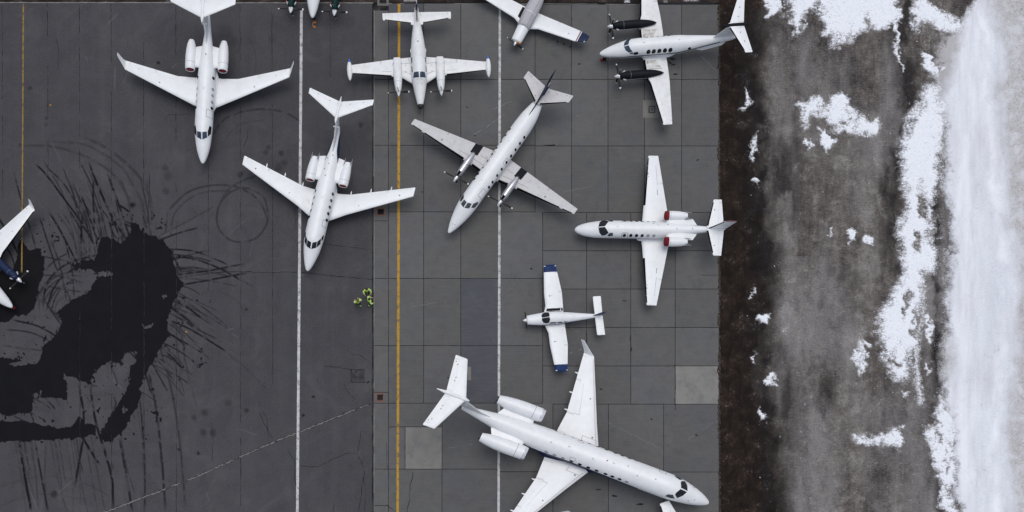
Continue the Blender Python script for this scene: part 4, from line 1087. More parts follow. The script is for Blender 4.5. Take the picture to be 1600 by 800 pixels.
# ------------------------------------------------------------------ mid-size jet with flap tracks and orange red intake covers
def tracked_jet(loc, rot, label, shear):
    SHEAR[0] = shear
    r = plane('business_jet', loc, rot, label); W = M['white']
    h = Body([(0,1.42,.03,.03),(.06,1.42,.13,.11),(.3,1.46,.28,.25),(.7,1.52,.44,.40),(1.3,1.62,.62,.56),(1.9,1.75,.76,.72),(2.7,1.9,.86,.88),(3.6,1.92,.90,.92),(7.2,1.92,.89,.92),(8.8,2.0,.76,.84),(10.2,2.15,.58,.68),(11.4,2.35,.38,.5),(12.4,2.5,.2,.3),(12.9,2.6,.08,.14)])
    h.mesh('fuselage', W, r)
    Body([(4.3,1.22,.1,.1),(5.0,1.2,.78,.32),(5.7,1.2,.98,.38),(7.4,1.2,.98,.38),(8.3,1.25,.7,.3),(9.0,1.35,.15,.12)]).mesh('wing_root_fairing', W, r)
    for s in (1, -1):
        w = Wing([(.75,4.86,7.55,1.18,.15),(1.2,5.08,7.46,1.22,.145),(2.25,5.68,7.56,1.3,.135),(7.75,8.2,9.06,1.85,.11)], s)
        o = w.build('wing', W, r, [('flap',1.1,5.4),('aileron',5.5,7.45)], .78)
        for y, xx in ((2.22,7.66),(3.95,8.13),(5.72,8.6)):
            z = 1.30 + (y - 2.25) * .1 - .05
            Body([(xx-.9,z-.04,.02,.02),(xx-.5,z-.06,.07,.09),(xx+.1,z-.03,.06,.07),(xx+.26,z,.015,.02)], cy=s*y, n=14).mesh('flap_track', W, o)
        dot(w, o, 6.6, .42, .07); dot(w, o, 3.2, .3, .05)
        if s == 1: w.panel('walkway_panel', [(1.15,.12),(1.95,.14),(1.95,.55),(1.15,.55)], M['white2'], o, .004)
        t = Wing([(.0,12.55,14.05,5.0,.11),(2.75,14.2,14.72,5.08,.1)], s)
        t.build('tailplane', W, r, [('elevator',.2,2.6)], .70)
        for xx in (.9, 2.0): dot(t, r, xx, .74, .04)
        c = (7.8, s*1.50, 2.35)
        jet_engine(r, c, 2.1, .44, 'redo', tail=.72, arms=2)
        pylon(r, .5, 1.2, 7.95, 10.25, 8.0, 10.1, 2.3, .16, side=s)
        for i, x in enumerate((6.94,6.34,5.74,5.14,4.54)):
            h.oval('cabin_window', x, s*64, .28, .38, M['glass'], r, p=2.2)
        h.patch('windscreen', [(1.72,s*3.5),(2.24,s*3.5),(2.40,s*30),(1.92,s*34)], M['glass'], r)
        h.patch('windscreen_quarter', [(1.95,s*37),(2.42,s*33),(2.80,s*52),(2.36,s*60)], M['glass'], r)
        h.patch('cockpit_side_window', [(2.62,s*60),(2.90,s*55),(3.2,s*64),(3.1,s*73),(2.8,s*72)], M['glass'], r)
        h.band('cheat_line', [(8.6,100,110),(9.8,62,98),(10.8,38,92),(11.8,46,100),(12.3,70,100)], M['navy'], r, side=s)
        mk('tail_aerial', *tube_vf((12.2,0,4.1),(12.2,s*.24,4.1),.06,.06,8), W, r)
        gear(r, 'main_gear', 6.9, s*1.6, 1.25, .28, .16)
    h.line('emergency_exit', [(3.85,-36),(4.42,-36),(4.42,-70),(3.85,-70)], .035, M['seam'], r, closed=True)
    fin = Wing([(2.4,9.9,12.9,0,.05),(3.1,10.8,13.1,0,.08),(4.95,12.5,14.0,0,.09)], kind='v')
    fin.build('vertical_fin', W, r, [('rudder',2.8,4.6)], .75)
    Body([(12.15,5.03,.03,.03),(12.6,5.04,.14,.12),(13.6,5.05,.13,.11),(14.5,5.05,.02,.02)]).mesh('fin_bullet', W, r)
    gear(r, 'nose_gear', 1.9, 0, 1.4, .2, .1)
    for x, a in ((8.3,12),(8.9,30),(9.4,8),(10.2,-8),(9.9,32)): 
        p = h.P(x, a, 0); mk('vent_port', *tube_vf(p, p + Vector((0,0,.03)), .05, .05, 10), M['seam'], r)
    blade_antenna(r, h, 6.2); blade_antenna(r, h, 3.3, 0, .1, .14)
    SHEAR[0] = 0
    return r
B = tracked_jet((-9.25,27.62), 76.80, 'white jet with orange red intake covers and blue tail line, nose on white line', -.046)

# ------------------------------------------------------------------ twin prop with tip tanks
def tip_tank_twin(loc, rot, label, shear):
    SHEAR[0] = shear
    r = plane('twin_propeller_airplane', loc, rot, label); W = M['white2']
    h = Body([(0,1.08,.04,.04),(.05,1.08,.17,.16),(.30,1.10,.25,.24),(.8,1.16,.37,.34),(1.5,1.26,.52,.46),(2.1,1.36,.63,.58),(2.5,1.47,.68,.70),(2.9,1.52,.69,.74),(4.9,1.52,.69,.74),(5.2,1.5,.66,.68),(6.3,1.52,.53,.55),(7.2,1.56,.38,.42),(8.2,1.62,.2,.26),(8.6,1.66,.06,.1)])
    h.mesh('fuselage', W, r)
    lathe('radome', [(-.02,.03),(.01,.15),(.08,.215),(.2,.25),(.31,.275),(.31,.05)], (0,0,1.09), M['radome'], r)
    for s in (1, -1):
        w = Wing([(.5,2.18,4.78,.98,.15),(.72,2.36,4.72,1.0,.15),(1.55,2.83,4.60,1.08,.14),(2.45,2.93,4.48,1.16,.135),(6.05,3.15,3.92,1.48,.11)], s)
        o = w.build('wing', W, r, [('flap',.9,3.4),('aileron',3.5,5.85)], .76, boot=(2.5,6.0), bootc=.055)
        dot(w, o, 1.2, .35, .04); dot(w, o, 1.2, .62, .04)
        for q in ([(.74,.3),(1.5,.3),(1.5,.315),(.74,.315)],[(.74,.72),(1.5,.72),(1.5,.735),(.74,.735)],[(2.5,.26),(3.4,.24),(3.4,.255),(2.5,.275)]):
            w.panel('panel_seam', q, M['seam'], o, .004)
        k = lathe('tip_tank', [(0,.01),(.08,.09),(.3,.175),(.65,.235),(1.0,.25),(1.35,.215),(1.62,.14)], (2.48, s*6.27, 1.55), W, r, sy=.98)
        lathe('tank_tail_cone', [(1.615,.141),(1.8,.09),(1.98,.015)], (2.48, s*6.27, 1.55), M['tipblue'], k, sy=.98)
        nb = Body([(1.42,1.32,.14,.22),(1.55,1.32,.24,.28),(1.9,1.33,.31,.32),(2.6,1.34,.38,.34),(3.4,1.32,.40,.30),(4.2,1.28,.38,.20),(4.6,1.24,.3,.06)], cy=s*1.94)
        n_ = nb.mesh('engine_nacelle', W, r)
        for q in (-1, 1): nb.oval('nacelle_badge', 4.0, q*75, .22, .12, M['tipblue'], n_)
        nb.line('cowl_seam', [(2.3,-80),(2.3,-40),(2.3,0),(2.3,40),(2.3,80)], .02, M['seam'], n_)
        propeller(r, (1.42, s*1.94, 1.33), 1.0, 4, 4, .56, .17, .17, 'white2')
        t = Wing([(.18,7.38,8.42,1.72,.1),(3.0,7.80,8.36,1.78,.09)], s)
        tt = t.build('tailplane', W, r, [('elevator',.35,2.8)], .62, boot=(.5,2.9), bootc=.05)
        mk('elevator_horn', *foil_vf([(Vector((7.72,s*2.86,1.78)),Vector((8.1,s*2.86,1.78)),Vector((0,0,1)),.2),(Vector((7.72,s*3.06,1.78)),Vector((8.0,s*3.06,1.78)),Vector((0,0,1)),.2)]), W, tt)
        mk('tailplane_root_fillet', *foil_vf([(Vector((7.22,s*.2,1.72)),Vector((7.9,s*.2,1.72)),Vector((0,0,1)),.2),(Vector((7.30,s*.55,1.73)),Vector((7.8,s*.55,1.73)),Vector((0,0,1)),.14)]), W, tt)
        mk('tail_strake', *foil_vf([(Vector((7.3,s*.2,1.9)),Vector((8.75,s*.16,1.9)),Vector((0,1,0)),.06),(Vector((7.6,s*.14,2.02)),Vector((8.75,s*.14,2.02)),Vector((0,1,0)),.06)]), W, r)
        h.patch('windscreen', [(2.36,s*4),(2.80,s*4),(2.84,s*44),(2.42,s*56)], M['glassb'], r)
        h.patch('cockpit_side_window', [(2.95,s*58),(3.5,s*62),(3.5,s*80),(3.0,s*80)], M['glassb'], r)
        h.oval('cabin_window', 4.05, s*70, .5, .3, M['glassb'], r, p=4)
        mk('pitot_probe', *tube_vf((2.05,s*.12,1.86),(1.92,s*.16,1.92),.018,.018,6), M['steel'], r)
        gear(r, 'main_gear', 3.7, s*2.0, 1.1, .27, .16, False)
    h.line('wiper', [(2.30,-10),(2.18,-22)], .025, M['steel'], r); h.line('wiper', [(2.30,10),(2.18,22)], .025, M['steel'], r)
    for s in (1, -1):
        mk('cabin_air_scoop', *tube_vf((4.85,s*.64,1.62),(5.15,s*.66,1.62),.09,.05,10), W, r)
    fin = Wing([(1.85,6.4,8.5,0,.03),(2.1,7.35,8.6,0,.07),(3.35,8.35,9.35,0,.08)], kind='v')
    fo = fin.build('vertical_fin', W, r, [('rudder',2.1,3.2)], .66, boot=(2.1,3.3), bootc=.12)
    fin.sleeve('fin_stripe', 2.75, 3.1, M['tipblue'], fo)
    gear(r, 'nose_gear', 1.0, 0, 1.0, .18, .12, False)
    blade_antenna(r, h, 3.9, 0, .14, .16); beacon(r, h, 5.6, 'seam')
    SHEAR[0] = 0
    return r
C_ = tip_tank_twin((1.00,42.47), 92.56, 'white propeller twin with blue pointed tip tanks and a black nose cone', .02)

# ------------------------------------------------------------------ long commuter turboprop
def commuter(loc, rot, label, shear):
    SHEAR[0] = shear
    r = plane('commuter_turboprop', loc, rot, label); W = M['white']; Gw = M['greywing']
    h = Body([(0,1.28,.03,.03),(.05,1.28,.10,.09),(.35,1.33,.26,.23),(.9,1.44,.46,.40),(1.6,1.58,.64,.56),(2.3,1.72,.77,.74),(3.0,1.84,.83,.84),(3.6,1.86,.84,.86),(11.2,1.88,.84,.86),(12.2,1.98,.78,.78),(13.0,2.12,.64,.62),(13.6,2.26,.48,.46),(14.1,2.36,.26,.3),(14.3,2.4,.08,.1)], n=44)
    h.mesh('fuselage', W, r)
    Body([(5.6,1.15,.1,.1),(6.2,1.15,.8,.26),(8.3,1.15,.8,.28),(9.0,1.2,.12,.1)]).mesh('wing_root_fairing', W, r)
    for s in (1, -1):
        w = Wing([(.6,6.22,8.62,1.22,.15),(.9,6.26,8.58,1.24,.148),(2.3,6.42,8.36,1.37,.14),(8.25,6.78,7.38,1.92,.10)], s)
        o = w.build('wing', Gw, r, [('flap',.98,5.1),('aileron',5.2,8.0)], .78, boot=[(.95,1.85),(2.75,6.9),(7.2,8.15)], bootc=.085)
        for q in ([(.95,.26),(7.0,.32),(7.0,.345),(.95,.278)],[(.95,.55),(1.7,.56),(1.7,.575),(.95,.565)]):
            w.panel('panel_seam', q, M['seam'], o, .004, 10)
        w.panel('exhaust_soot_panel', [(1.9,.48),(2.62,.48),(2.66,1.0),(1.94,1.0)], M['black'], o, .022)
        dot(w, o, 5.3, .30, .09); dot(w, o, 1.15, .62, .05); dot(w, o, 4.3, .62, .04)
        nb = Body([(4.86,1.62,.16,.24),(5.0,1.62,.24,.30),(5.5,1.64,.31,.34),(6.3,1.66,.31,.33),(6.9,1.66,.25,.26),(7.3,1.66,.16,.16)], cy=s*2.25)
        n_ = nb.mesh('engine_nacelle', M['bare'], r)
        nb.line('cowl_seam', [(6.0,-80),(6.0,-40),(6.0,0),(6.0,40),(6.0,80)], .03, M['seam'], n_)
        nb.line('cowl_seam', [(5.1,-62),(6.4,-60),(7.3,-60)], .03, M['seam'], n_)
        mk('exhaust_pipe', *tube_vf((7.2,s*2.25,1.64),(7.42,s*2.25,1.62),.15,.16,14), M['hot'], n_)
        mk('air_scoop', *tube_vf((4.83,s*2.25,1.95),(5.2,s*2.25,1.96),.1,.12,12), M['darkhole'], n_)
        propeller(r, (4.62, s*2.25, 1.62), 1.28, 4, 6, .60, .17, .15, 'chrome', 'blade', 'bladetip', 72)
        t = Wing([(.06,13.42,15.2,2.82,.1),(2.2,14.88,15.64,2.96,.09)], s)
        to = t.build('tailplane', Gw, r, [('elevator',.3,2.05)], .68, boot=(.25,2.1), bootc=.075)
        for a, c in ((1.0,.78),(1.8,.80),(.5,.2)): dot(t, to, a, c, .045)
        for x in (5.08,5.64,6.36,7.06,7.80,8.50,9.20,9.88,10.55):
            ow = h.oval('cabin_window', x, s*63, .24, .34, M['glass'], r, p=3)
        h.line('emergency_exit', [(7.50,s*42),(8.08,s*42),(8.08,s*72),(7.50,s*72)], .03, M['seam'], r, closed=True)
        h.patch('windscreen', [(2.30,s*3),(2.80,s*3),(2.92,s*28),(2.48,s*32)], M['glassg'], r)
        h.patch('cockpit_side_window', [(2.62,s*40),(3.02,s*36),(3.42,s*56),(3.30,s*68),(2.84,s*62)], M['glassg'], r)
        gear(r, 'main_gear', 7.3, s*2.28, 1.3, .28, .16)
    h.line('emergency_exit', [(6.60,42),(7.2,42),(7.2,72),(6.60,72)], .03, M['seam'], r, closed=True)
    h.line('cabin_door', [(3.82,-30),(4.62,-30),(4.62,-80),(3.82,-80)], .035, M['seam'], r, closed=True)
    fin = Wing([(2.55,11.4,14.6,0,.02),(2.95,13.0,14.9,0,.05),(5.0,15.1,16.0,0,.08)], kind='v')
    fo = fin.build('vertical_fin', M['navy'], r, [('rudder',3.3,4.8)], .7)
    Body([(14.2,2.95,.03,.03),(14.5,3.0,.12,.12),(15.2,3.1,.10,.10),(15.5,3.12,.02,.02)]).mesh('fin_bullet', M['navy'], r)
    for s in (1, -1): mk('fin_emblem', *tube_vf((15.0,s*.08,3.95),(15.0,s*.105,3.95),.2,.2,16), M['bladetip'], fo)
    gear(r, 'nose_gear', 1.5, 0, 1.3, .2, .12)
    for x, a in ((.75,12),(.8,-16),(5.2,6),(9.4,10)):
        p = h.P(x, a, 0); mk('vent_port', *tube_vf(p, p + Vector((0,0,.02)), .035, .035, 8), M['seam'], r)
    blade_antenna(r, h, 4.6, 0, .12, .2); blade_antenna(r, h, 10.6, 0, .1, .15)
    SHEAR[0] = 0
    return r
D_ = commuter((3.53,31.10), 54.66, 'long white commuter turboprop with grey wings, a navy fin and black panels behind its engines', -.112)

# ------------------------------------------------------------------ single with canvas cabin cover
def covered_single(loc, rot, label, shear):
    SHEAR[0] = shear
    r = plane('single_engine_airplane', loc, rot, label); W = M['white']
    h = Body([(.30,1.15,.30,.26),(.36,1.15,.44,.34),(.5,1.15,.48,.38),(1.0,1.17,.51,.42),(1.7,1.2,.54,.46),(2.4,1.28,.56,.54),(4.0,1.3,.55,.54),(5.0,1.28,.44,.44),(6.6,1.25,.24,.28),(7.6,1.25,.1,.16)])
    h.mesh('fuselage', W, r)
    cv = Body([(1.70,1.22,.55,.49),(1.74,1.24,.58,.56),(2.3,1.36,.62,.62),(3.2,1.46,.64,.66),(4.0,1.44,.62,.62),(4.9,1.36,.50,.52),(5.3,1.33,.42,.44),(5.32,1.33,.38,.4)], n=44)
    c_ = cv.mesh('canvas_cover', M['cover'], r, .1)
    cv.line('cover_seam', [(1.78,-30),(3.2,-28),(4.8,-30)], .03, M['seam'], c_, .01); cv.line('cover_seam', [(1.78,44),(3.2,44),(4.8,40)], .025, M['seam'], c_, .01)
    cv.line('cover_strap', [(2.9,-88),(2.9,-40),(2.9,0),(2.9,40),(2.9,88)], .05, M['white2'], c_, .012)
    for s in (1, -1):
        w = Wing([(.4,2.0,3.80,.80,.15),(.55,2.10,3.76,.81,.15),(1.2,2.38,3.74,.86,.14),(4.75,2.66,3.74,1.15,.12),(5.45,2.90,3.66,1.21,.09)], s)
        o = w.build('wing', W, r, [('flap',.75,2.6),('aileron',2.75,4.7)], .78)
        w.sleeve('wing_tip', 4.92, 5.45, M['navy'], o, .008)
        tw = Wing([(5.44,2.90,3.66,1.21,.09),(5.62,3.1,3.62,1.22,.07)], s); tw.build('wing_tip_cap', M['navy'], o)
        w.sleeve('wing_tip_stripe', 4.76, 4.86, M['maroon'], o, .008)
        if s == 1: w.panel('wing_walkway', [(.56,.22),(.98,.22),(.98,.92),(.56,.92)], M['black'], o, .008)
        dot(w, o, 3.9, .4, .05)
        t = Wing([(.0,6.6,7.5,1.25,.1),(1.9,6.75,7.4,1.28,.1)], s); t.build('tailplane', W, r)
        gear(r, 'main_gear', 3.0, s*1.6, .9, .2, .14, False)
        mk('cowl_intake', *box_vf((.335, s*.26, 1.22), (.06,.2,.14)), M['darkhole'], r, smooth=False)
    mk('intake_plug', *box_vf((.31,-.27,1.27), (.14,.27,.17)), M['orange'], r, smooth=False)
    fin = Wing([(1.4,6.2,7.6,0,.06),(2.5,7.1,7.7,0,.08)], kind='v'); fin.build('vertical_fin', W, r)
    propeller(r, (.2, 0, 1.12), .92, 2, 68, .36, .14, .15, 'chrome', 'blade', 'bladetip', 60)
    gear(r, 'nose_gear', .8, 0, .9, .17, .12, False)
    SHEAR[0] = 0
    return r
E_ = covered_single((9.50,48.21), 62.38, 'single engine airplane under a grey canvas cover, red and navy bands on its wing tip', -.04)

# ------------------------------------------------------------------ T-tail twin turboprop (three of the family)
def turboprop_twin(loc, rot, label, shear, nac='black', wl=False, span=1.0, finmat='black', stripe_m='stripe', spin='chrome', covers=False, dirty=True, ex=0.0, ey=2.28):
    SHEAR[0] = shear
    r = plane('twin_turboprop', loc, rot, label); W = M['white']
    h = Body([(0,1.22,.03,.03),(.05,1.22,.12,.11),(.3,1.26,.26,.23),(.8,1.36,.43,.38),(1.5,1.5,.60,.54),(2.1,1.62,.70,.68),(2.7,1.75,.74,.80),(3.4,1.78,.76,.84),(6.6,1.78,.75,.83),(8.0,1.86,.62,.68),(9.6,2.0,.42,.50),(11.0,2.12,.24,.36),(11.9,2.2,.12,.24),(12.1,2.22,.05,.1)])
    h.mesh('fuselage', W, r)
    Body([(3.4,1.1,.1,.1),(4.0,1.08,.74,.28),(6.0,1.08,.76,.3),(6.9,1.15,.5,.22),(7.6,1.25,.1,.08)]).mesh('wing_root_fairing', W, r)
    for s in (1, -1):
        k = span
        w = Wing([(.55,3.88,6.05,1.05,.16),(.8,3.88,6.0,1.07,.155),(2.0,3.89,5.98,1.16,.15),(2.5,3.82,5.96,1.20,.145),(3.15,4.10,5.92,1.26,.14),(7.05*k,4.62+.2*(k-1)*8,5.46+.1*(k-1)*8,1.78,.11)], s)
        o = w.build('wing', M['white2'] if dirty else W, r, [('flap',.95,4.2),('aileron',4.35,6.75*k)], .77, boot=[(.85,1.9),(2.6,6.95*k)], bootc=.065)
        if dirty: w.panel('soot_stain', [(1.0,.10),(1.85,.10),(1.85,.75),(1.0,.5)], M['sootpanel'], o, .003, 8)
        if wl: winglet(w, o, 7.05*k, .75, .3, .5, .28, W)
        dot(w, o, 5.2, .35, .04)
        nb = Body([(q_[0]+ex,)+q_[1:] for q_ in [(1.40,1.46,.16,.2),(1.55,1.46,.25,.28),(2.0,1.47,.33,.36),(2.8,1.48,.36,.36),(3.8,1.50,.36,.32),(4.6,1.50,.28,.24),(5.2,1.46,.14,.14),(5.45,1.43,.03,.03)]], cy=s*ey)
        n_ = nb.mesh('engine_nacelle', M[nac], r)
        nb.band('nacelle_side_panel', [(2.0,96,128),(3.0,92,130),(3.9,98,126)], W, n_, side=-1)
        nb.band('nacelle_side_panel', [(2.0,96,128),(3.0,92,130),(3.9,98,126)], W, n_, side=1)
        for q in (-1, 1):
            mk('exhaust_stack', *tube_vf((1.75+ex,s*ey+q*.28,1.42),(1.98+ex,s*ey+q*.44,1.46),.09,.085,12), M['steel'], n_)
            if covers: mk('exhaust_cover', *tube_vf((1.97+ex,s*ey+q*.43,1.46),(2.03+ex,s*ey+q*.48,1.465),.1,.1,12), M['red'], n_)
        nb.line('cowl_seam', [(2.4,-80),(2.4,-30),(2.4,30),(2.4,80)], .02, M['seam'], n_)
        propeller(r, (1.33+ex, s*ey, 1.46), 1.18, 4, 3, .52, .20, .19, spin, 'blade', 'bladetip', 66)
        t = Wing([(.10,10.74,12.1,4.38,.1),(2.4,11.85,12.5,4.4,.09)], s)
        to = t.build('tailplane', W, r, [('elevator',.25,2.25)], .66, boot=(.2,2.3), bootc=.075)
        for a in (.7, 1.5): dot(t, to, a, .55, .05)
        for x in (4.12,4.60,5.10,5.60,6.10):
            h.oval('cabin_window', x, s*61, .37, .44, M['glass'], r, p=2.1)
        h.oval('cabin_window', 7.85, s*70, .3, .24, M['glass'], r, p=2.1)
        h.oval('cockpit_side_window', 3.0, s*64, .42, .26, M['glass'], r, p=3)
        h.patch('windscreen', [(1.98,s*3),(2.36,s*3),(2.50,s*30),(2.68,s*50),(2.36,s*50),(2.10,s*30)], M['glassb'], r)
        h.patch('windscreen_quarter', [(2.42,s*54),(2.72,s*54),(2.78,s*64),(2.52,s*62)], M['glass'], r)
        h.band('cheat_line', [(.9,80,87),(3.0,84,95),(6.0,86,98),(8.4,80,94),(10.6,74,92)], M[stripe_m], r, side=s)
        mk('ventral_strake', *foil_vf([(Vector((8.2,s*.32,1.45)),Vector((11.3,s*.1,1.75)),Vector((0,0,1)),.03),(Vector((9.2,s*.48,1.3)),Vector((11.0,s*.26,1.5)),Vector((0,0,1)),.03)]), W, r)
        gear(r, 'main_gear', 5.2, s*2.35, 1.2, .26, .15)
    fin = Wing([(2.2,7.4,11.8,0,.015),(2.45,9.9,11.85,0,.04),(4.3,10.8,12.05,0,.09)], kind='v')
    fo = fin.build('vertical_fin', W, r, [('rudder',2.6,4.1)], .7)
    for s in (1, -1): mk('fin_emblem', *tube_vf((11.1,s*.06,3.1),(11.1,s*.11,3.1),.2,.2,16), M['bladetip'], fo)
    Body([(10.1,4.36,.03,.03),(10.4,4.38,.12,.10),(11.2,4.44,.14,.10),(12.2,4.44,.14,.09),(12.55,4.44,.04,.04)]).mesh('fin_bullet', M[finmat], r)
    ng = gear(r, 'nose_gear', .62, 0, 1.2, .2, .14, False)
    blade_antenna(r, h, 3.6, 0, .12, .2); blade_antenna(r, h, 6.8, 0, .1, .16)
    SHEAR[0] = 0
    return r
m, N, L, P = new_mat('exhaust_soot')
tc = N.new('ShaderNodeTexCoord'); mp = node(N, 'ShaderNodeMapping'); L.new(tc.outputs['Object'], mp.inputs[0]); mp.inputs['Scale'].default_value = (.35, 3.4, 1)
a = noise(N, L, 1.4, 5, .6, mp.outputs[0]); b = noise(N, L, 3, 4, .6, tc.outputs['Object'])
f = mathn(N, L, 'MULTIPLY', maprange(N, L, a.outputs[0], .36, .66), maprange(N, L, b.outputs[0], .3, .55))
L.new(mixc(N, L, mathn(N, L, 'MULTIPLY', f, .85), (.74, .735, .72, 1), (.15, .12, .09, 1)), P.inputs['Base Color']); P.inputs['Roughness'].default_value = .5
M['sootpanel'] = m
F_ = turboprop_twin((17.25,47.38), 4.69, 'white twin turboprop with black engine nacelles, its T tail over the brown verge', -.06)
J_ = turboprop_twin((-36.05,24.37), 138.53, 'white turboprop with a navy engine nacelle and winglet, cut off by the left edge', .10, nac='navy', wl=True, span=1.12, spin='chrome', finmat='navy', dirty=False)
L_ = turboprop_twin((-8.82,50.64), 85.51, 'turboprop with dark green nacelles whose white nose reaches in over the top kerb', -.015, nac='green', finmat='green', covers=True, dirty=False, spin='white', ex=-.78, ey=1.98)

# ------------------------------------------------------------------ straight wing jet with black de-icing boots
def straight_jet(loc, rot, label, shear):
    SHEAR[0] = shear
    r = plane('business_jet', loc, rot, label); W = M['white']
    h = Body([(0,1.32,.03,.03),(.05,1.32,.15,.14),(.3,1.33,.34,.30),(.8,1.36,.53,.45),(1.5,1.42,.67,.56),(2.1,1.5,.73,.66),(2.7,1.58,.755,.76),(3.4,1.6,.76,.79),(7.2,1.6,.75,.78),(8.6,1.72,.66,.68),(9.8,1.88,.50,.52),(10.8,2.0,.36,.40),(12.2,2.15,.2,.26),(13.1,2.2,.1,.16),(13.35,2.22,.04,.08)])
    h.mesh('fuselage', W, r)
    Body([(5.3,1.0,.1,.08),(5.9,.98,.78,.22),(8.3,.98,.80,.24),(9.2,1.05,.1,.08)]).mesh('wing_root_fairing', W, r)
    for s in (1, -1):
        w = Wing([(.6,6.0,8.72,.95,.14),(.82,6.14,8.68,.97,.14),(1.3,6.20,8.57,1.0,.14),(6.68,6.54,7.46,1.52,.12)], s)
        o = w.build('wing', W, r, [('flap',.95,4.3),('aileron',4.4,6.4)], .80, boot=[(2.4,5.85),(5.88,6.55)], bootc=.07)
        w.panel('aileron_trim', [(4.2,.66),(5.9,.66),(5.9,.68),(4.2,.68)], M['seam'], o, .003)
        w.panel('fence_mark', [(4.9,.0),(4.94,.0),(4.94,.16),(4.9,.16)], M['seam'], o, .01)
        dot(w, o, 5.2, .1, .05); w.panel('placard', [(3.3,.62),(3.8,.62),(3.8,.66),(3.3,.66)], M['shade'], o, .003)
        t = Wing([(.05,11.62,13.2,2.42,.11),(2.42,12.16,12.9,2.68,.1)], s)
        to = t.build('tailplane', W, r, [('elevator',.2,2.25)], .66, boot=(.22,2.25), bootc=.085)
        dot(t, to, 1.6, .3, .05)
        c = (7.98, s*1.17, 2.12)
        jet_engine(r, c, 2.0, .40, 'red', tail=.66, covermode='cap', arms=2)
        pylon(r, .4, .95, 8.1, 10.9, 8.15, 10.5, 2.02, .14, side=s)
        for x in (4.37,4.95,5.46,5.97,6.5,7.02):
            h.oval('cabin_window', x, s*59, .29, .34, M['glass' if x < 6.3 else 'shade'], r, p=2.2)
        h.patch('windscreen', [(2.0,s*3),(2.56,s*3),(2.74,s*22),(2.92,s*42),(2.62,s*62),(2.36,s*62),(2.12,s*38)], M['glass'], r)
        h.patch('cockpit_side_window', [(2.84,s*60),(3.0,s*42),(3.30,s*41),(3.34,s*64),(3.0,s*70)], M['glassg'], r)
        h.band('cheat_line', [(3.4,88,90),(6,88,91),(9,84,88)], M['seam'], r, side=s)
        gear(r, 'main_gear', 7.4, s*1.9, 1.0, .24, .15, False)
    h.line('cabin_door', [(4.12,-74),(4.12,-46),(4.2,-40),(4.6,-40),(4.68,-46),(4.68,-74)], .045, M['seam'], r)
    h.line('emergency_exit', [(4.12,60),(4.12,46),(4.68,46),(4.68,60)], .04, M['seam'], r)
    fin = Wing([(2.2,11.2,13.3,0,.03),(2.5,11.8,13.4,0,.07),(4.3,12.7,13.75,0,.09)], kind='v')
    fo = fin.build('vertical_fin', W, r, [('rudder',2.6,4.1)], .68, boot=(2.5,4.2), bootc=.08)
    for s in (1, -1): mk('fin_emblem', *tube_vf((13.1,s*.05,3.75),(13.1,s*.095,3.75),.18,.18,16), M['bladetip'], fo)
    mk('fin_cap', *foil_vf([(Vector((12.72,0,4.36)),Vector((13.76,0,4.36)),Vector((0,1,0)),.09),(Vector((12.85,0,4.44)),Vector((13.76,0,4.44)),Vector((0,1,0)),.06)]), M['maroon'], fo)
    gear(r, 'nose_gear', 1.6, 0, 1.1, .18, .1)
    for x, a in ((8.2,24),(9.0,-8),(10.4,-4),(6.9,30)):
        p = h.P(x, a, 0); mk('vent_port', *tube_vf(p, p + Vector((0,0,.02)), .05, .05, 8), M['seam'], r)
    blade_antenna(r, h, 7.2, 20, .1, .2); blade_antenna(r, h, 3.6, 0, .1, .14)
    SHEAR[0] = 0
    return r
G_ = straight_jet((14.96,31.39), -1.23, 'small straight winged white jet with maroon engine caps, pointing left', -.01)

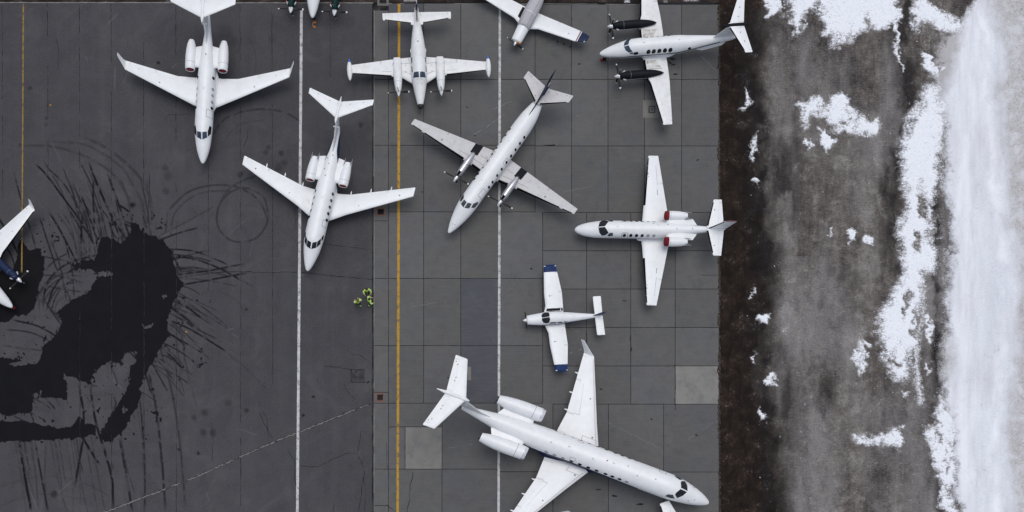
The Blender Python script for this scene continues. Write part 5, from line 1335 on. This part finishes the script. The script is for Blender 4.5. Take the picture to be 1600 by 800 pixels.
# ------------------------------------------------------------------ low wing single with blue tips
def blue_single(loc, rot, label, shear):
    SHEAR[0] = shear
    r = plane('single_engine_airplane', loc, rot, label); W = M['white']
    h = Body([(.42,1.06,.28,.22),(.47,1.06,.38,.30),(.6,1.06,.42,.34),(1.2,1.09,.50,.38),(1.75,1.13,.56,.44),(2.1,1.2,.58,.52),(2.6,1.3,.60,.58),(3.3,1.28,.57,.56),(4.2,1.2,.46,.44),(5.6,1.14,.30,.30),(6.9,1.12,.14,.2),(7.25,1.12,.06,.12)])
    h.mesh('fuselage', W, r)
    for s in (1, -1):
        w = Wing([(.4,2.0,3.92,.78,.15),(.62,2.1,3.88,.80,.15),(1.25,2.30,3.90,.85,.15),(2.4,2.30,3.92,.95,.145),(4.72,2.50,3.60,1.18,.12)], s)
        o = w.build('wing', W, r, [('flap',.75,2.4),('aileron',2.5,4.15)], .80)
        w.sleeve('wing_tip', 4.22, 4.72, M['blue'], o, .008)
        Wing([(4.71,2.50,3.60,1.18,.125),(4.80,2.62,3.56,1.18,.09)], s).build('wing_tip_cap', M['blue'], o)
        dot(w, o, 2.1, .28, .06); dot(w, o, 2.1, .37, .03); dot(w, o, 1.0, .85, .03)
        t = Wing([(.05,6.62,7.32,1.16,.11),(1.68,6.62,7.35,1.18,.1)], s)
        t.build('tailplane', W, r, [('trim_tab',.3,1.2)], .84)
        h.patch('windscreen', [(1.76,s*2.5),(2.40,s*2.5),(2.44,s*25),(2.36,s*50),(2.12,s*58),(1.86,s*46),(1.74,s*22)], M['glass'], r)
        h.patch('cabin_window', [(2.34,s*66),(2.52,s*50),(3.0,s*52),(3.0,s*66)], M['glass'], r)
        h.patch('cabin_window', [(3.10,s*53),(3.55,s*54),(3.55,s*66),(3.10,s*66)], M['glass'], r)
        h.patch('cabin_window', [(3.70,s*56),(4.05,s*60),(3.95,s*67),(3.68,s*67)], M['glass'], r)
        h.band('cheat_line', [(.6,84,100),(2,82,100),(4,76,104),(6.6,70,100)], M['blue'], r, side=s)
        mk('cowl_intake', *box_vf((.45, s*.22, 1.12), (.06,.18,.12)), M['darkhole'], r, smooth=False)
        gear(r, 'main_gear', 3.0, s*1.65, .9, .2, .14, False)
        if s == 1: w.panel('wing_walkway', [(.74,.10),(.98,.10),(.98,.84),(.74,.84)], M['black'], o, .01); w.panel('wing_walkway', [(.74,.88),(.98,.88),(.98,.98),(.74,.98)], M['black'], o, .01)
    fin = Wing([(1.25,6.3,7.2,0,.05),(1.5,6.5,7.25,0,.09),(2.25,6.95,7.42,0,.09)], kind='v')
    fin.build('vertical_fin', M['blue'], r, [('rudder',1.4,2.1)], .6)
    propeller(r, (.36, 0, 1.05), .86, 2, 84, .38, .15, .14, 'white', 'blade', None, 62)
    gear(r, 'nose_gear', .9, 0, .9, .16, .12, False)
    blade_antenna(r, h, 2.9, 0, .12, .12); blade_antenna(r, h, 4.6, 0, .1, .12)
    SHEAR[0] = 0
    return r
H_ = blue_single((10.21,23.22), 3.41, 'little white single engine airplane with royal blue wing tips and blue fin', -.054)

# ------------------------------------------------------------------ largest jet
def long_jet(loc, rot, label, shear):
    SHEAR[0] = shear
    r = plane('regional_jet', loc, rot, label); W = M['white']
    h = Body([(0,1.66,.03,.03),(.08,1.66,.16,.14),(.4,1.72,.36,.32),(1.0,1.86,.60,.54),(1.8,2.02,.82,.76),(2.6,2.18,.97,.94),(3.4,2.3,1.08,1.08),(4.4,2.34,1.14,1.14),(15.5,2.34,1.14,1.14),(17.5,2.42,1.06,1.08),(19.5,2.62,.86,.92),(21.5,2.84,.58,.68),(23.0,3.0,.34,.42),(23.9,3.08,.17,.2)], n=48)
    h.mesh('fuselage', W, r)
    lathe('exhaust_pipe', [(-.05,.02),(-.05,.13),(.10,.13),(.10,.09),(0.0,.02)], (23.92,0,3.08), M['hot'], r)
    Body([(9.4,1.5,.1,.1),(10.4,1.46,.95,.42),(11.4,1.42,1.2,.5),(15.2,1.42,1.22,.5),(16.2,1.5,.95,.4),(17.2,1.65,.15,.1)]).mesh('wing_root_fairing', M['navy'], r)
    for s in (1, -1):
        w = Wing([(.9,10.9,15.3,1.40,.14),(1.3,11.16,15.24,1.44,.14),(3.3,12.25,15.15,1.62,.13),(8.7,15.05,16.05,2.16,.11)], s)
        o = w.build('wing', W, r, [('flap',1.5,3.25),('flap',3.35,6.3),('aileron',6.4,8.5)], .77)
        wm = M['lepink']; 
        w.panel('leading_edge_band', [(1.45,.05),(8.5,.06),(8.5,.13),(1.45,.085)], wm, o, .004, 14)
        winglet(w, o, 8.7, 1.45, .55, 1.5, .34, W)
        for y in (3.5, 5.1, 6.9):
            le, te, up, tc = w.sec(y); xx = te.x; z = te.z - .08
            Body([(xx-1.6,z-.05,.02,.02),(xx-.9,z-.09,.09,.13),(xx,z-.04,.09,.09),(xx+.3,z,.03,.03)], cy=s*y, n=14).mesh('flap_track', W, o)
        dot(w, o, 5.1, .25, .07); dot(w, o, 1.9, .16, .09)
        w.panel('panel_seam', [(1.75,.02),(1.78,.02),(1.78,.42),(1.75,.42)], M['seam'], o, .005)
        w.panel('panel_seam', [(1.35,.41),(1.78,.41),(1.78,.42),(1.35,.42)], M['seam'], o, .005)
        w.panel('spoiler_seam', [(3.4,.60),(6.2,.60),(6.2,.607),(3.4,.607)], M['seam'], o, .004)
        w.panel('spoiler_seam', [(3.4,.60),(3.43,.60),(3.43,.77),(3.4,.77)], M['seam'], o, .004)
        t = Wing([(.0,23.75,25.6,6.42,.11),(3.25,25.1,26.2,6.5,.1)], s)
        to = t.build('tailplane', W, r, [('elevator',.3,3.0)], .68)
        for a, c in ((1.2,.70),(1.5,.66),(2.6,.70),(2.8,.85)): dot(t, to, a, c, .05)
        c = (16.95, s*1.86, 2.95)
        jet_engine(r, c, 4.3, .64, None, tail=.62, lipmat='chrome')
        pylon(r, .7, 1.45, 17.5, 20.8, 17.6, 20.4, 2.85, .10, side=s)
        for i, x in enumerate((7.74,8.41,9.10,9.75,10.60,11.40,12.20,13.0,13.8,14.60,15.38)):
            h.oval('cabin_window', x, s*65, .33, .26, M['shade' if i in (0,8,9,10) else 'glass'], r, p=4)
        h.line('emergency_exit', [(12.75,s*42),(13.25,s*42),(13.25,s*62),(12.75,s*62)], .03, M['seam'], r, closed=True)
        h.patch('windscreen', [(2.52,s*3),(3.20,s*3),(3.40,s*26),(3.40,s*38),(3.05,s*52),(2.72,s*30)], M['glass'], r)
        h.patch('cockpit_side_window', [(3.22,s*60),(3.55,s*42),(3.98,s*48),(4.10,s*64),(3.6,s*66)], M['glassg'], r)
        h.band('cheat_line', [(6.5,88,98),(9,80,112),(13,72,122),(16.5,80,112),(19.5,92,100)], M['navy'], r, side=s)
        h.band('tail_cheat_line', [(20.2,110,118),(21.6,88,120),(23.0,84,130),(23.6,90,130)], M['navy'], r, side=s)
        mk('probe', *tube_vf((2.1,s*.62,2.55),(1.95,s*.66,2.66),.03,.03,8), M['seam'], r)
        gear(r, 'main_gear', 14.0, s*2.1, 1.6, .38, .24)
    h.line('service_hatch', [(4.9,-42),(5.55,-42),(5.55,-62),(4.9,-62)], .03, M['seam'], r, closed=True)
    fin = Wing([(3.35,20.6,23.9,0,.02),(3.9,22.1,24.2,0,.07),(6.35,23.9,25.5,0,.10)], kind='v')
    fo = fin.build('vertical_fin', M['white2'], r, [('rudder',3.95,6.1)], .70)
    for s in (1, -1): mk('fin_emblem', *tube_vf((23.7,s*.10,4.9),(23.7,s*.16,4.9),.25,.25,18), M['bladetip'], fo)
    Body([(23.45,6.42,.04,.04),(23.9,6.48,.17,.16),(25.4,6.5,.16,.15),(26.45,6.52,.03,.03)]).mesh('fin_bullet', W, r)
    gear(r, 'nose_gear', 2.9, 0, 1.8, .26, .16)
    beacon(r, h, 10.2, 'maroon')
    for x, a in ((11.4,14),(7.2,16),(8.3,-10),(15.4,10),(1.5,28),(5.6,2)):
        p = h.P(x, a, 0); mk('vent_port', *tube_vf(p, p + Vector((0,0,.03)), .06, .06, 10), M['shade'], r)
    blade_antenna(r, h, 9.4, 0, .2, .3); blade_antenna(r, h, 13.6, 0, .2, .3)
    SHEAR[0] = 0
    return r
M['lepink'] = paint('worn_leading_edge', (.62, .585, .575, 1), .45, .3, scale=2)
I_ = long_jet((26.98,6.48), 159.55, 'longest white jet, navy belly line and rear engines, slanting across the bottom right', .085)

I_.rotation_euler = (R(3.0), 0, R(159.55)); I_.location.z = .05   # leans a little on one strut

# ------------------------------------------------------------------ two more jets whose wing tips reach into the bottom of the view
def copy_tree(o, parent=None):
    c = o.copy(); COL.objects.link(c)
    if parent: c.parent = parent
    for ch in list(o.children): copy_tree(ch, c)
    return c
K_ = copy_tree(G_); K_.location = (18.83, -2.04, 0); K_.rotation_euler = (0, 0, R(20))
K_['label'] = 'white jet below the frame, its blunt wing tip showing beside the longest jet'
K2 = copy_tree(A); K2.location = (2.95, 2.35, 0); K2.rotation_euler = (0, 0, R(-25))
K2['label'] = 'white jet below the frame, just its pointed winglet showing at the bottom edge'

# ------------------------------------------------------------------ ground details
def drain(px, py, w, h, rim, label, name='drain_grate', rimmat=None, cat='drain'):
    x, y = G(px, py); r = empty(name, (x, y, 0), 0, label, cat, 'drains set in the apron')
    w /= PPM; h /= PPM; t = rim / PPM; M_ = rimmat
    V, F = join_vf([box_vf((0, h/2 + t/2, .006), (w + 2*t, t, .02)), box_vf((0, -h/2 - t/2, .006), (w + 2*t, t, .02)), box_vf((-w/2 - t/2, 0, .006), (t, h, .02)), box_vf((w/2 + t/2, 0, .006), (t, h, .02))])
    mk('grate_frame', V, F, M_, r, smooth=False)
    mk('sump', *box_vf((0, 0, .002), (w, h, .008)), M['darkhole'], r, smooth=False)
    bars = [box_vf((-w/2 + w*(i+.5)/7, 0, .012), (w*.045, h, .012)) for i in range(7)] + [box_vf((0, -h/2 + h*(i+.5)/4, .010), (w, h*.04, .010)) for i in range(4)]
    mk('grate_bars', *join_vf(bars), M['blade'], r, smooth=False)
    return r
M['rustrim'] = paint('rust_red_frame', srgb('6a4640'), .8, .4, scale=4)
M['kerbc'] = paint('grey_kerb_concrete', srgb('63625f'), .85, .4, scale=3)
drain(595, 331, 9.5, 8.5, 2.4, 'square drain with rust red frame under the long swept wing of the white jet', rimmat=M['rustrim'])
drain(594, 621, 9.0, 9.0, 2.6, 'square drain with rust red frame where the diagonal seam meets the concrete', rimmat=M['rustrim'])
drain(598.5, -1, 11, 13, 3.4, 'black open drain pit with grey concrete rim at the top kerb', 'drain_pit', M['kerbc'])
x, y = G(1018.5, 171); r = empty('manhole_cover', (x, y, 0), 0, 'small square manhole cover in a pale concrete pad under a wing tip', 'manhole cover')
mk('cover_frame', *box_vf((0, 0, .008), (.62, .66, .016)), M['patchdark'], r, smooth=False)
mk('cover_plate', *box_vf((0, 0, .016), (.42, .46, .012)), M['kerbc'], r, smooth=False)
mk('lifting_slot', *box_vf((0, 0, .024), (.08, .22, .006)), M['darkhole'], r, smooth=False)

def chock(loc, rot, mat, label, s0=.7):
    r = empty('wheel_chock', (loc[0], loc[1], 0), rot, label, 'wheel chock', 'wheel chocks at nose wheels')
    s = s0
    for k in (-1, 1):
        x = k * .2
        V = [(x - .09, -.2*s, 0), (x + .09, -.2*s, 0), (x + .09*-k*.1, -.2*s, .12), (x - .09, .2*s, 0), (x + .09, .2*s, 0), (x + .09*-k*.1, .2*s, .12)]
        mk('chock_block', V, [(0, 1, 2), (5, 4, 3), (0, 3, 4, 1), (1, 4, 5, 2), (2, 5, 3, 0)], mat, r, smooth=False)
    mk('chock_rope', *tube_vf((-.2*s, .22*s, .04), (.2*s, .22*s, .04), .012, .012, 6), M['white2'], r)
c0 = lambda o, x, y: (o.matrix_basis @ Vector((x, y, 0)))
for o, mat, lb in ((F_, M['redo'], 'red chocks at the nose wheel of the turboprop with black nacelles'), (J_, M['redo'], 'orange red chocks at the nose wheel of the airplane on the left edge')):
    p = o.matrix_basis @ Vector((.62 + (-.06 if o is F_ else .0), 0, 0)); chock((p.x, p.y), o.rotation_euler.z, mat, lb)
p = L_.matrix_basis @ Vector((.45, 0, 0)); chock(G(491.5, 38.2), L_.rotation_euler.z, M['orange'], 'orange chocks in front of the green nacelled turboprop at the top edge')
M['plug'] = paint('dull_orange_rubber', (.42, .19, .03, 1), .7, .3)
for px, py, lb in ((291, 518.5, 'tiny orange rubber plug lying right of the black stain'), (79, 164.5, 'tiny orange rubber plug lying near the faded yellow line')):
    x, y = G(px, py); r = empty('marker_plug', (x, y, 0), .4, lb, 'plug', 'orange plugs on the asphalt')
    mk('plug_base', *tube_vf((0, 0, 0), (0, 0, .03), .09, .08, 16), M['plug'], r); mk('plug_stud', *tube_vf((0, 0, .03), (0, 0, .1), .045, .03, 12), M['plug'], r)

# ------------------------------------------------------------------ ground crew
M['skin'] = paint('skin', (.42, .24, .17, 1), .6, .05)
M['hivis'] = paint('hi_vis_yellow_cloth', (.50, .80, .10, 1), .75, .15, spec=.2, dirtcol=(.3, .4, .1, 1), scale=5)
M['tape'] = paint('reflective_tape', (.75, .78, .74, 1), .4, .05)
M['trouser'] = paint('dark_work_trousers', (.012, .014, .022, 1), .85, .3, spec=.1, scale=4)
M['hair'] = paint('dark_hair', (.015, .010, .008, 1), .7, .1)
M['hairb'] = paint('brown_hair', (.16, .08, .04, 1), .7, .1)
M['shoe'] = paint('black_boots', (.012, .012, .012, 1), .6, .1)

def skin_mesh(name, pts, edges, rad, mat, parent, sub=1):
    me = bpy.data.meshes.new(name); me.from_pydata(pts, edges, []); me.update()
    o = bpy.data.objects.new(name, me); COL.objects.link(o)
    sk = o.modifiers.new('skin', 'SKIN'); sk.use_smooth_shade = True
    sv = me.skin_vertices[0] if me.skin_vertices else None
    if sv is None:
        bm = bmesh.new(); bm.from_mesh(me); bm.verts.layers.skin.verify(); bm.to_mesh(me); bm.free(); sv = me.skin_vertices[0]
    for i, r_ in enumerate(rad):
        sv.data[i].radius = (r_, r_) if not isinstance(r_, tuple) else r_
        sv.data[i].use_root = (i == 0)
    ss = o.modifiers.new('sub', 'SUBSURF'); ss.levels = sub; ss.render_levels = sub
    dg = bpy.context.evaluated_depsgraph_get(); ev = o.evaluated_get(dg); nm = bpy.data.meshes.new_from_object(ev)
    o.modifiers.clear(); o.data = nm; nm.materials.clear(); nm.materials.append(mat)
    nm.polygons.foreach_set('use_smooth', [True] * len(nm.polygons)); o.parent = parent
    return o

def person(loc, rz, label, elbowR, handR, elbowL, handL, step=.1, hair='hair', hood=False, cuffs=(1, 1)):
    """faces local -y; metres"""
    r = empty('person', (loc[0], loc[1], 0), rz, label, 'person', 'ground crew talking on the apron')
    hipL, hipR = (.10, 0, .93), (-.10, 0, .93)
    kneeL, kneeR = (.12, -.05 - step*.4, .50), (-.12, -.03 + step*.4, .50)
    ankL, ankR = (.14, -step, .09), (-.14, step, .09)
    toeL, toeR = (.16, -step - .17, .04), (-.16, step - .17, .04)
    pts = [(0,0,.97),(0,.01,1.12),(0,.01,1.28),(0,.02,1.42),(0,.01,1.52),(0,-.02,1.63),(0,-.025,1.73),
           hipL, kneeL, ankL, toeL, hipR, kneeR, ankR, toeR, (.19,.01,1.42), elbowL, handL, (-.19,.01,1.42), elbowR, handR]
    ed = [(0,1),(1,2),(2,3),(3,4),(4,5),(5,6),(0,7),(7,8),(8,9),(9,10),(0,11),(11,12),(12,13),(13,14),(3,15),(15,16),(16,17),(3,18),(18,19),(19,20)]
    rad = [.13,.13,.15,.13,.055,.095,.07,.085,.06,.042,.035,.085,.06,.042,.035,.055,.042,.03,.055,.042,.03]
    # fingers
    def fingers(hi, h, e):
        d = (Vector(h) - Vector(e)).normalized(); side = d.cross(Vector((0, 0, 1))).normalized()
        for k, (o_, l_) in enumerate(((-.03,.065),(-.01,.078),(.012,.074),(.032,.058))):
            i = len(pts); p = Vector(h) + d * .05 + side * o_; q = p + d * l_ * .6; t = q + d * l_ * .35 + Vector((0, 0, -.02))
            pts.extend([tuple(p), tuple(q), tuple(t)]); ed.extend([(hi, i), (i, i + 1), (i + 1, i + 2)]); rad.extend([.010, .009, .008])
        i = len(pts); p = Vector(h) + side * -.035; q = p + d * .035 + side * -.025
        pts.extend([tuple(p), tuple(q)]); ed.extend([(hi, i), (i, i + 1)]); rad.extend([.012, .009])
    fingers(17, handL, elbowL); fingers(20, handR, elbowR)
    skin_mesh('body', pts, ed, rad, M['skin'], r)
    # face
    mk('nose', *tube_vf((0,-.115,1.645),(0,-.14,1.625),.012,.017,8), M['skin'], r)
    for s in (-1, 1):
        mk('eye', *tube_vf((s*.034,-.104,1.672),(s*.034,-.112,1.672),.011,.009,8), M['darkhole'], r)
        mk('ear', *tube_vf((s*.088,-.015,1.655),(s*.104,-.01,1.66),.028,.02,8), M['skin'], r)
    mk('mouth', *box_vf((0,-.108,1.595),(.042,.008,.007)), M['rustrim'], r)
    # clothes: jacket, trousers, boots
    def lp(a, b, t): return tuple(a[i] + (b[i] - a[i]) * t for i in range(3))
    wl, wr = lp(elbowL, handL, .82), lp(elbowR, handR, .82)
    P_ = [(0,.0,.93),(0,.01,1.10),(0,.01,1.28),(0,.02,1.42),(0,.015,1.49),(.20,.01,1.43),elbowL,wl,(-.20,.01,1.43),elbowR,wr]
    jk = skin_mesh('jacket', P_, [(0,1),(1,2),(2,3),(3,4),(3,5),(5,6),(6,7),(3,8),(8,9),(9,10)], [.165,.16,.165,.145,.08,.075,.06,.05,.075,.06,.05], M['hivis'], r)
    mk('reflective_band', *tube_vf(lp((.20,.01,1.43), elbowL, .55), lp((.20,.01,1.43), elbowL, .75), .088, .085, 14), M['tape'], jk)
    mk('reflective_band', *tube_vf(lp((-.20,.01,1.43), elbowR, .55), lp((-.20,.01,1.43), elbowR, .75), .088, .085, 14), M['tape'], jk)
    tr = skin_mesh('trousers', [(0,0,.98),hipL,kneeL,lp(kneeL,ankL,.85),hipR,kneeR,lp(kneeR,ankR,.85)], [(0,1),(1,2),(2,3),(0,4),(4,5),(5,6)], [.15,.11,.085,.075,.11,.085,.075], M['trouser'], r)
    for (kn, an, on) in ((kneeL, ankL, cuffs[0]), (kneeR, ankR, cuffs[1])):
        if on: mk('hi_vis_cuff', *tube_vf(lp(kn, an, .45), lp(kn, an, .85), .088, .082, 16), M['hivis'], tr)
    for a, t in ((ankL, toeL), (ankR, toeR)):
        skin_mesh('boot', [(a[0], a[1] + .05, .06), a, (t[0], t[1], .05), (t[0], t[1] - .06, .045)], [(0,1),(0,2),(2,3)], [.052,.058,.052,.042], M['shoe'], r)
    V, F = [], []; n = 20; prof = ((1.835,.008),(1.82,.055),(1.785,.088),(1.73,.108),(1.67,.112),(1.62,.104))
    for z, q in prof:
        for i in range(n):
            a = 2*math.pi*i/n; y = .005 + q * math.cos(a) * 1.08
            V.append((q * math.sin(a), y if (z > 1.74 or y > -.04) else -.04, z - .02))
    for j in range(len(prof)-1):
        for i in range(n): F.append((j*n+i, j*n+(i+1)%n, (j+1)*n+(i+1)%n, (j+1)*n+i))
    F.append(tuple(range(n))); F.append(tuple(range((len(prof)-1)*n, len(prof)*n)))
    mk('hair', V, F, M[hair], r)
    if hood: skin_mesh('hood', [(-.08,.10,1.50),(0,.13,1.50),(.08,.10,1.50)], [(0,1),(1,2)], [.07,.08,.07], M['hivis'], r)
    return r
def ground_of(px, py, h):         # foot point of a head seen at (px, py)
    k = (CAM_H - h) / CAM_H; return ((px - 640) / PPM * k, (900 - py) / PPM * k)
person(ground_of(573, 452.5, 1.5), R(12), 'person in a yellow hi vis jacket, dark haired, topmost of the three talking', (-.36,-.10,1.20), (-.26,-.34,1.12), (.36,-.12,1.20), (.30,-.36,1.10), .16, 'hair')
person(ground_of(577, 468, 1.5), R(120), 'person in a hi vis jacket, lower right of the three, closest to the concrete', (-.38,.02,1.18), (-.34,-.22,1.02), (.36,-.08,1.18), (.12,-.32,1.15), .18, 'hair', True)
person(ground_of(559, 470, 1.5), R(200), 'person in a hi vis jacket over dark clothes, leftmost of the three talking', (-.34,-.06,1.18), (-.14,-.30,1.14), (.34,-.06,1.18), (.2,-.28,1.0), .2, 'hairb')
